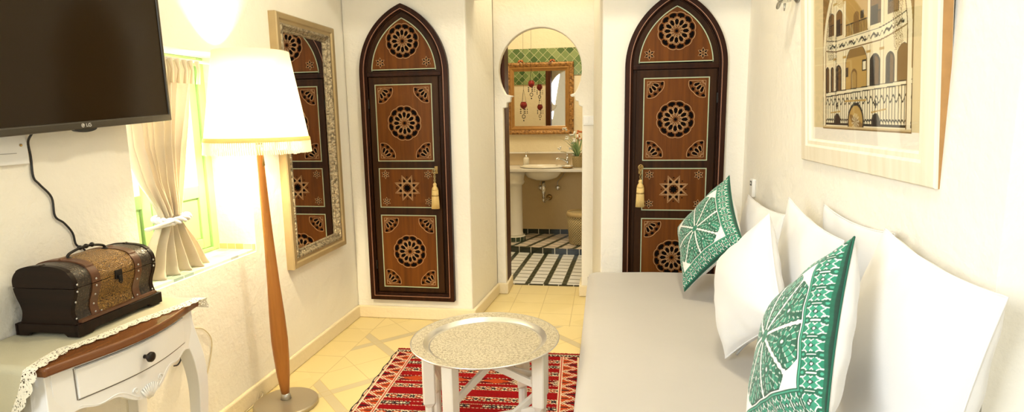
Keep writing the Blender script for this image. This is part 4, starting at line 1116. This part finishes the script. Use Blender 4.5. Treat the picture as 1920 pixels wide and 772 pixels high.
# terrace rail across the front
pm((h>.012)&(h<.118),paper,.85)
rail=.128+.022*a/AW
pm(np.abs(h-rail)<.0085,paper,1); pm(np.abs(np.abs(h-rail)-.0085)<.0022,ink,1)
bars=(h>.020)&(h<rail-.008); pm(bars&(np.mod(a,.0185)<.0042),ink,1)
cur=bars&(np.abs(h-.100-.010*np.sin(a*170))<.0035); pm(cur,ink,1); pm(bars&(np.abs(h-.030-.006*np.abs(np.sin(a*170)))<.0032),ink,1)
pm((h<.024)&(h>.016),ink,1)
d=np.hypot(a-.300,h-.028); pm((d<.066)&(h>.012),ink,1); pm((d<.056)&(h>.012),tan,1); pm((d<.056)&(h>.012)&(wash>.6),sep,.8); pm((d<.03)&(np.sin(12*np.arctan2(h-.028,a-.3))>0),paper,.5)
for cx_ in (.14,.45):
    d=np.hypot((a-cx_),h-.028); pm((d<.030)&(h>.022),ink,1)
    pm((np.abs(a-cx_)<.004)&(np.abs(h-.085)<.012),ink,1); pm((np.abs(a-cx_)<.012)&(np.abs(h-.085)<.004),ink,1)
pm(line(.21,.10,.38,.10,.0025),tan,1); pm(line(.08,.06,.17,.065,.0025),tan,1); pm(line(.42,.06,.52,.07,.0025),tan,1)
# hanging foliage on both sides
fol=(np.sin(a*260+9*np.sin(h*120))*np.sin(h*240+7*np.sin(a*150))>.15)
mL=(np.abs(a-.075-.02*np.sin(h*9))<.030)&(h>.30)&(h<.62); pm(mL&fol,ink,.9)
mR=(np.abs(a-.600-.02*np.sin(h*12))<.028)&(h>.28)&(h<.70); pm(mR&fol,sep,1)
mC=(np.hypot((a-.175)*1.2,h-.60)<.06); pm(mC&fol,tan,1)
mV=(np.abs(a-.128)<.008)&(h>.10)&(h<.42); pm(mV&fol,ink,1)
# big framing arch: dark spandrels outside, white band
bw=lambda x0,wd_,hs,hr: None
xl_=.030+.0*h; inside=np.where(h<.33,(a>.028)&(a<.640),(((a-.334)/.306)**2+((h-.33)/.42)**2<1))
band_=np.where(h<.33,(a>.006)&(a<.664),(((a-.334)/.332)**2+((h-.33)/.455)**2<1))
pm(~band_&(h>.2),sep*.8+tan*.2,1); pm(band_&~inside&(h>.012),paper*1.0,1)
e1=np.where(h<.33,np.minimum(np.abs(a-.028),np.abs(a-.640)),np.abs(np.sqrt(((a-.334)/.306)**2+((h-.33)/.42)**2)-1)*.3); pm((e1<.0022)&(h>.012),sep,1)
pm(h<.012,tan,.6); pm((h<.006)|(a<.003)|(a>AW-.003),sep,.8)
A=A*(1+.10*(wash-.5)[...,None]); A=A.clip(0,1)
G=np.stack([-.0125+0*a,(FW/2-.196)-a,-FH/2+.135+h0],-1)
MB().grid(G).build('drawing',vcol('ink_wash_paper',.8),pf,col=A.reshape(-1,3),recalc=False)
MB().box(-.020,-.0175,-FW/2+.088,FW/2-.088,-FH/2+.088,FH/2-.088).build('picture_glass',glass('picture_pane',gl=.016),pf)

# ------------------------------------------------------------------ small things on the walls
th=empty('wall_thermostat',(XR,3.455,.975),0,'small white control unit with dark display on the right wall','thermostat')
MB().box(-.022,0,-.030,.030,-.052,.052).build('housing',M['plastic_white'],th,bevel=.006)
MB().box(-.0232,-.0215,-.018,.018,.014,.040).build('display',M['black_plastic'],th)
MB().box(-.0235,-.0230,-.010,.010,.022,.033).build('display_mark',M['plastic_white'],th)
sw=empty('light_switch',(-.118,4.40,1.36),0,'white double light switch on the pillar beside the archway','light switch')
MB().box(-.045,.045,-.010,0,-.035,.035).build('face_plate',M['plastic_white'],sw,bevel=.004)
for s in (-1,1): MB().box(s*.02-.016,s*.02+.016,-.0135,-.009,-.024,.024).build('rocker',M['plastic_white'],sw,bevel=.002)
sc=empty('wall_sconce',(XR,2.86,1.86),0,'clear glass wall lamp above the framed picture','wall lamp')
MB().lathe([(.001,0),(.038,0),(.040,.006),(.030,.014),(.001,.016)],24,M=Matrix.Rotation(-PI/2,3,'Y'),loc=(0,0,.06)).build('wall_plate',M['steel'],sc,smooth=True)
MB().tube(smoothpath([(-.014,0,.06),(-.05,0,.055),(-.075,.03,.03),(-.07,.06,.012),(-.055,.05,.05)],6),.006,8).build('arm',M['steel'],sc,smooth=True)
MB().lathe([(.010,-.012),(.026,-.008),(.036,.010),(.040,.04),(.042,.09),(.040,.09),(.034,.012),(.012,-.004)],24,(-.06,-.01,.035),close=False).build('glass_shade',glass('sconce_glass',(.93,.93,.9),.12),sc,smooth=True)
MB().tube([(-.06,-.01,.02),(-.06,-.01,-.012)],[.006,.003],8).build('finial',M['steel'],sc,smooth=True)

# ------------------------------------------------------------------ bathroom
BX0,BX1,BY=-1.75,.75,6.50
PF=.06
S('floor_bathroom',MB().box(BX0,BX1,4.655,5.95,-.1,.0),M['bath_floor'])
# raised platform with a bowed front edge
pts=[(BX0,6.02)]+[(x,5.80-.06*math.sin((x+1.0)*1.6)+.10*max(0,-.55-x)**1.2) for x in np.linspace(-1.2,BX1,30)]+[(BX1,BY),(BX0,BY)]
S('floor_platform',MB().prism(pts,pl,.0,PF),M['bath_platform'],'raised black and white tiled step at the back of the bathroom')
fl=pts[:31]
nose=MB(); v=[]
for (x,y) in fl: v+=[(x,y-.004,.001),(x,y-.004,PF-.010),(x,y-.002,PF+.002),(x,y+.028,PF+.002)]
fcs=[]
for i in range(len(fl)-1):
    for k in range(3): fcs.append((i*4+k,(i+1)*4+k,(i+1)*4+k+1,i*4+k+1))
mi_=[0,0,1]*(len(fl)-1)
nose.add(v,fcs); nose.m=mi_
S('trim_step',nose,[M['dark_tiles'],M['bath_platform']],'dark tiles along the bathroom step',recalc=True)
S('trim_threshold',MB().box(-.775,-.165,4.645,4.675,.0,.004),M['dark_tiles'])
S('wall_bathroom_back',MB().box(BX0,BX1,BY,BY+.2,0,HC),M['plaster_cream'])
S('wall_dado',MB().box(BX0,BX1,BY-.008,BY,PF,.82),M['plaster_bath'],'brown polished plaster below the bathroom counter')
S('wall_bathroom_left',MB().box(BX0-.2,BX0,4.65,BY+.2,0,HC),M['plaster_cream'])
S('wall_bathroom_right',MB().box(BX1,BX1+.2,4.65,BY+.2,0,HC),M['plaster_cream'])
S('wall_bathroom_near',MB().box(BX0,-.84,4.42,4.65,0,HC).box(-.07,BX1,4.42,4.65,0,HC).box(-.84,-.07,4.475,4.65,2.18,HC),M['plaster_cream'])
S('trim_3',MB().box(BX0,BX1,BY-.012,BY,1.84,2.13),M['zellige'],'green diamond tile frieze above the gilt mirror')
S('trim_4',MB().box(BX0,-.84,4.65,4.662,1.84,2.13),M['zellige'],'green diamond tile frieze on the near bathroom wall')
S('trim_skirting',MB().box(BX0,BX1,BY-.010,BY,PF,PF+.055),M['dark_tiles'])
# two little fired clay flowers on the frieze
for i,x in enumerate((-.93,-.58)):
    fl_=empty('frieze_flower',(x,BY-.012,1.975),0,['orange flower tile in the green frieze, nearer the door','orange flower tile in the green frieze, above the mirror centre'][i],'tile ornament','orange flowers in the green frieze')
    mb=MB()
    for k in range(6):
        an=2*PI*k/6; mb.prism([(.022*math.cos(an)+.018*math.cos(an+t),.022*math.sin(an)+.018*math.sin(an+t)) for t in np.linspace(0,2*PI,12,endpoint=False)],fxz,-.006,0)
    mb.build('petals',M['terracotta'],fl_); MB().prism([(.012*math.cos(t),.012*math.sin(t)) for t in np.linspace(0,2*PI,12,endpoint=False)],fxz,-.009,0).build('heart',M['petal_white'],fl_)
# open wooden door leaf just inside
M['lining']=wood('red_brown_wood',(.045,.013,.004),(.09,.028,.008),.45,spec=.15)
dd=empty('door_3',(-.79,4.475,0),0,'dark brown wooden door lining inside the bathroom archway','door',kind='structure')
MB().box(-.048,.022,0,.185,.0,2.12).build('jamb_lining',M['lining'],dd,bevel=.003)
MB().box(.640,.68,0,.185,.0,2.12).build('jamb_lining',M['lining'],dd,bevel=.003)
MB().box(-.048,.68,0,.185,2.12,2.17).build('head_lining',M['lining'],dd,bevel=.003)
# gilt mirror
gm=empty('gilt_mirror',(-.722,BY,1.588),0,'square mirror in a wide carved gilt frame above the washbasin','mirror')
GW,GH=.755,.785
fxy=lambda a_,c_,d_:(a_,-d_,c_)
frame_profile(MB(),GW,GH,[(0,0),(0,.038),(.006,.046),(.020,.050),(.042,.042),(.050,.034)],fxy).build('carved_frame',M['gilt'],gm)
frame_profile(MB(),GW,GH,[(.050,.034),(.056,.038),(.066,.036),(.082,.022),(.090,.020),(.095,.012)],fxy).build('inner_frame',M['gilt_plain'],gm)
MB().box(-GW/2+.09,GW/2-.09,-.014,-.008,-GH/2+.09,GH/2-.09).build('mirror_glass',M['mirror'],gm)
# counter with ledge
CZ=.85; CY=5.985
ct=empty('bathroom_counter',(-.70,CY,CZ),0,'pale stone washbasin counter with tan splashback','counter')
hole=[(.035+.210*math.cos(2*PI*i/40),.215+.15*math.sin(2*PI*i/40)) for i in range(40)]
outr=[]
for i in range(40):
    an=2*PI*i/40; cx_,sy_=math.cos(an),math.sin(an); k=min(.95/max(abs(cx_),1e-6),1/max(abs(sy_),1e-6)); 
    outr.append((cx_*k,sy_*k))
def sqp(an):
    c_,s_=math.cos(an),math.sin(an); k=1/max(abs(c_),abs(s_)); return c_*k,s_*k
outr=[]
for i in range(40):
    x_,y_2=sqp(2*PI*i/40); outr.append((.15+x_*.80 if True else 0,.255+y_2*.255))
MB().ring(outr,hole,lambda a_,c_,d_:(a_,c_,d_),-.030,0).build('counter_slab',M['marble'],ct,bevel=.004)
MB().box(-.70,.95,.488,.512,0,.135).build('splashback',M['stone'],ct,bevel=.004)
MB().box(-.70,.95,.440,.512,.135,.150).build('ledge',M['marble'],ct,bevel=.005)
bs=empty('washbasin',(-.665,6.20,CZ),0,'oval cream washbasin set into the bathroom counter','washbasin')
def ov(prof,n=48):
    mb=MB(); return mb.lathe(prof,n,close=False,M=Matrix.Diagonal((1.40,1,1)))
ov([(.150,.002),(.172,.004),(.178,.012),(.172,.020),(.158,.020),(.148,.008),(.120,-.07),(.06,-.115),(.015,-.12)]).build('rim_and_bowl',M['ceramic'],bs,smooth=True)
ov([(.148,-.031),(.142,-.06),(.118,-.105),(.06,-.135),(.03,-.14)]).build('bowl_underside',M['ceramic'],bs,smooth=True)
tp=empty('basin_tap',(-.405,6.345,CZ+.0005),0,'chrome mixer tap at the right of the washbasin','tap')
MB().lathe([(.024,0),(.024,.008),(.017,.016),(.016,.07),(.020,.085),(.018,.10),(.006,.106),(.001,.106)],20).build('tap_body',M['chrome'],tp,smooth=True)
MB().tube(smoothpath([(-.008,-.01,.055),(-.05,-.03,.080),(-.10,-.055,.088),(-.120,-.065,.076)],6),[.013]*6+[.011]*6+[.010]*7,10).build('spout',M['chrome'],tp,smooth=True)
MB().tube(smoothpath([(0,0,.100),(-.004,-.005,.135),(-.03,-.015,.155),(-.075,-.03,.160)],6),[.010]*6+[.007]*6+[.005]*7,10).build('lever',M['chrome'],tp,smooth=True)
sp=empty('soap_dispenser',(-.865,6.375,CZ+.0005),0,'cream soap dispenser with metal pump left of the basin','soap dispenser')
MB().lathe([(.026,0),(.032,.005),(.033,.075),(.028,.092),(.012,.098),(.001,.098)],24).build('bottle',M['ceramic'],sp,smooth=True)
MB().lathe([(.013,.098),(.013,.112),(.006,.115),(.006,.148),(.011,.150),(.011,.158),(.001,.159)],16).tube([(0,0,.154),(.04,-.01,.153)],[.006,.004],8).build('pump',M['chrome'],sp,smooth=True)
# drain trap under the basin
dt=empty('drain_trap',(-.655,6.20,.70),0,'chrome bottle trap and pipes beneath the washbasin','drain')
MB().lathe([(.017,.0),(.017,-.04),(.024,-.045),(.024,-.13),(.020,-.135),(.014,-.14),(.014,-.19)],20).build('trap_body',M['chrome'],dt,smooth=True)
MB().tube(smoothpath([(0,0,-.18),(0,.005,-.215),(.015,.04,-.225),(.03,.12,-.215),(.035,.295,-.215)],6),.013,12).build('waste_pipe',M['chrome'],dt,smooth=True)
MB().lathe([(.001,0),(.034,0),(.034,.006),(.020,.014),(.001,.014)],20,(.035,.288,-.215),M=Matrix.Rotation(PI/2,3,'X')).build('wall_flange',M['brass'],dt,smooth=True)
for i,(vx,sg) in enumerate(((-.715,1),(-.520,-1))):
    vl=empty('stop_valve',(vx,BY,.600),0,['chrome stop valve left of the drain trap','chrome stop valve right of the drain trap'][i],'valve','stop valves under the washbasin')
    MB().tube([(0,0,0),(0,-.05,0)],.010,10).build('valve_stem',M['chrome'],vl,smooth=True)
    MB().lathe([(.001,0),(.026,0),(.028,.008),(.022,.018),(.001,.018)],12,(0,-.045,0),M=Matrix.Rotation(PI/2,3,'X')).build('valve_knob',M['chrome'],vl,smooth=True)
    MB().tube(smoothpath([(0,-.04,.01),(0,-.045,.07),(.06*sg*-1*-1 if i==0 else .06,-.12,.14),(.10 if i else .06,-.21,.205)],6),.005,8).build('supply_hose',M['steel'],vl,smooth=True)
# pedestal column
pc=empty('pedestal_column',(-.968,6.13,PF),0,'round cream plaster column holding up the counter','column')
MB().lathe([(.098,.055),(.094,.075),(.090,.10),(.088,.60),(.090,.605),(.108,.622),(.116,.640),(.108,.660),(.112,.70),(.13,.757),(.001,.757)],40).build('shaft',M['ivory_paint'],pc,smooth=True)
N=NT('column_base_tiles'); N.set(.2); p=N.xyz(N.coord()); an=N.m('ARCTAN2',p[1],p[0]); fr_=N.m('FRACT',N.m('MULTIPLY',an,14/(2*PI))); g=N.m('LESS_THAN',fr_,.10); g=N.m('MAXIMUM',g,N.m('GREATER_THAN',p[2],.050))
N.base(N.mix(g,N.mix(N.noise(20,2),(.012,.03,.018),(.04,.07,.035)),(.7,.66,.52)))
MB().lathe([(.118,.001),(.120,.006),(.120,.050),(.112,.056),(.096,.058)],40).build('tiled_foot',N.mat,pc)
# laundry basket
lb=empty('wicker_basket',(-.232,6.02,PF),0,'woven palm laundry basket on the tiled bathroom step','basket')
MB().lathe([(.001,.002),(.125,.002),(.135,.01),(.150,.20),(.158,.30),(.150,.30),(.128,.012)],48,close=False).build('basket_body',M['basket'],lb,smooth=True)
MB().lathe([(.156,.30),(.163,.302),(.163,.325),(.155,.345),(.150,.345),(.148,.302)],48,close=False).build('rim',simple('palm_rim',(.52,.37,.16),.8,var=.15,vs=60),lb,smooth=True)
MB().lathe([(.001,.34),(.10,.338),(.152,.332),(.155,.326)],48,close=False).build('lid',M['basket'],lb,smooth=True)
# plant pot
pp=empty('potted_plant',(-.285,6.21,CZ+.0005),0,'white flowered leafy plant in a woven pot on the counter','plant')
MB().lathe([(.001,.001),(.050,.001),(.056,.01),(.066,.105),(.070,.12),(.062,.12),(.055,.09),(.001,.09)],28,close=False).build('pot',M['basket'],pp,smooth=True)
lv=MB(); fw_=MB(); rs=random.Random(4)
for i in range(34):
    an=rs.uniform(0,2*PI); tl=rs.uniform(.12,.26); lean=rs.uniform(.25,1.2)
    if i<12: an=PI+rs.uniform(-.9,.7); tl=rs.uniform(.2,.32); lean=rs.uniform(.5,1.15)
    tl*=(.55 if math.sin(an)>.15 else 1); dx,dy=math.cos(an),math.sin(an); W_2=rs.uniform(.007,.012)
    L_=[];Rr_=[]
    for k in range(7):
        q=k/6; r_=tl*q*math.sin(lean)*(.6+.4*q); z=.09+tl*(q*math.cos(lean*.8)+.35*q-.45*q*q*lean); wd=W_2*math.sin(PI*min(1,q*.9+.1))+.0008
        L_.append((dx*r_-dy*wd,dy*r_+dx*wd,z)); Rr_.append((dx*r_+dy*wd,dy*r_-dx*wd,z))
    vs=L_+Rr_[::-1]
    lv.add(vs,[(k,k+1,12-k,13-k) for k in range(6)])
    if i%2==0:
        tip=Vector(L_[-1])
        for _ in range(7):
            fw_.ball((tip.x-dx*rs.uniform(0,.05),tip.y+rs.uniform(-.012,.012),tip.z+rs.uniform(-.012,.016)),rs.uniform(.006,.011),6)
lv.build('leaves',M['leaf'],pp,recalc=False)
fw_.build('white_blossom',M['petal_white'],pp,smooth=True)
of=MB()
for i in range(9): of.ball((.01+rs.uniform(-.02,.03),rs.uniform(-.03,.03),.30+rs.uniform(0,.09)),.012,6)
of.tube([(0,0,.1),(.012,0,.35)],.003,6)
of.build('orange_blossom',M['terracotta'],pp,smooth=True)
ds=empty('soap_dish',(-.385,6.07,CZ+.0005),0,'small shell-shaped dish on the counter in front of the plant','dish')
MB().lathe([(.001,.002),(.045,.002),(.062,.014),(.060,.017),(.043,.006),(.001,.006)],32).build('dish',M['brass'],ds,smooth=True)
sl=MB()
for k in range(7):
    an=-.9+1.8*k/6; sl.tube([(0,.02,.008),(.03*math.sin(an),.0-.02*math.cos(an),.030),(.045*math.sin(an),-.03*math.cos(an),.014)],[.004,.009,.003],8)
sl.build('shell',M['ceramic'],ds,smooth=True)
# hanging red glass pendants in front of the mirror
for i,(x,y,z,l) in enumerate(((-.800,5.75,1.50,'red glass bead pendant hanging lower and nearer the door'),(-.765,6.10,1.725,'red glass bead pendant hanging higher in front of the mirror'))):
    pn=empty('pendant_ornament',(x,y,z),0,l,'ornament','red glass pendants in the bathroom')
    MB().lathe([(.001,-.034),(.012,-.030),(.030,-.012),(.036,.006),(.032,.024),(.024,.034),(.027,.038),(.020,.040),(.001,.030)],16).build('glass_cup',M['red_glass'],pn,smooth=True)
    cd=MB()
    for k in range(3):
        an=2*PI*k/3; cd.tube([(.026*math.cos(an),.026*math.sin(an),.036),(0,0,.16)],.0012,5)
    cd.tube([(0,0,.16),(0,0,HC-z-.001)],.0012,5); cd.build('chain',M['iron'],pn)
    bd=MB()
    for k in range(5):
        an=2*PI*k/5; r=.036
        bd.tube([(r*math.cos(an),r*math.sin(an),0),(r*math.cos(an),r*math.sin(an),-.07)],.0008,4)
        for q in (-.035,-.055,-.072): bd.ball((r*math.cos(an),r*math.sin(an),q),.005,6)
    bd.tube([(0,0,-.03),(0,0,-.15)],.0008,4); bd.ball((0,0,-.145),.007,6)
    ringp=[(.015*math.cos(t),0,-.105+.018*math.sin(t)) for t in np.linspace(0,2*PI,20,endpoint=False)]; bd.tube(ringp,.003,6,closed=True)
    bd.build('beads',M['iron'],pn,smooth=True)

# ------------------------------------------------------------------ light
def area(name,loc,target,size,energy,color=(1,1,1),sy=None,spread=PI):
    l=bpy.data.lights.new(name,'AREA'); l.energy=energy; l.color=color; l.size=size; l.spread=spread
    if sy: l.shape='RECTANGLE'; l.size_y=sy
    o=bpy.data.objects.new(name,l); C.objects.link(o); o.location=loc
    d=Vector(target)-Vector(loc); o.rotation_euler=d.to_track_quat('-Z','Y').to_euler(); return o
area('ceiling_lamp',(.22,2.00,3.20),(-.30,2.8,0),.24,35,(1,.90,.68))
area('daylight_behind_camera',(.45,YF+.15,1.8),(-1.2,1.6,.8),1.4,25,(.84,.93,1.0),1.6)
area('side_daylight',(-1.45,-.75,1.9),(.85,1.7,1.0),.8,46,(.90,.96,1.0),1.2,math.radians(115))
area('window_daylight',(-2.45,2.25,1.5),(-1.0,2.25,.9),.9,150,(.95,.98,1.0),1.2)
area('bathroom_ceiling_lamp',(-.5,5.35,3.1),(-.6,5.8,0),.6,36,(1,.88,.64))
area('alcove_fill',(-.45,4.18,2.9),(-.45,4.2,0),.25,3.2,(1,.88,.62))  # unseen warm fill, added to brighten the arch wall
area('bay_fill',(-.4,3.57,3.1),(-.4,3.57,0),.25,17,(1,.87,.60),1.8)  # added fill without a fixture, lifts the upper back wall behind the beam
wd_=bpy.data.worlds.new('daylight_sky'); bpy.context.scene.world=wd_; wd_.use_nodes=True
bg=wd_.node_tree.nodes['Background']; bg.inputs[0].default_value=(.93,.97,1,1); bg.inputs[1].default_value=4.0
sc_=bpy.context.scene
sc_.view_settings.view_transform='Standard'; sc_.view_settings.look='None'; sc_.view_settings.exposure=-.08; sc_.view_settings.gamma=1
sc_.view_settings.use_curve_mapping=False
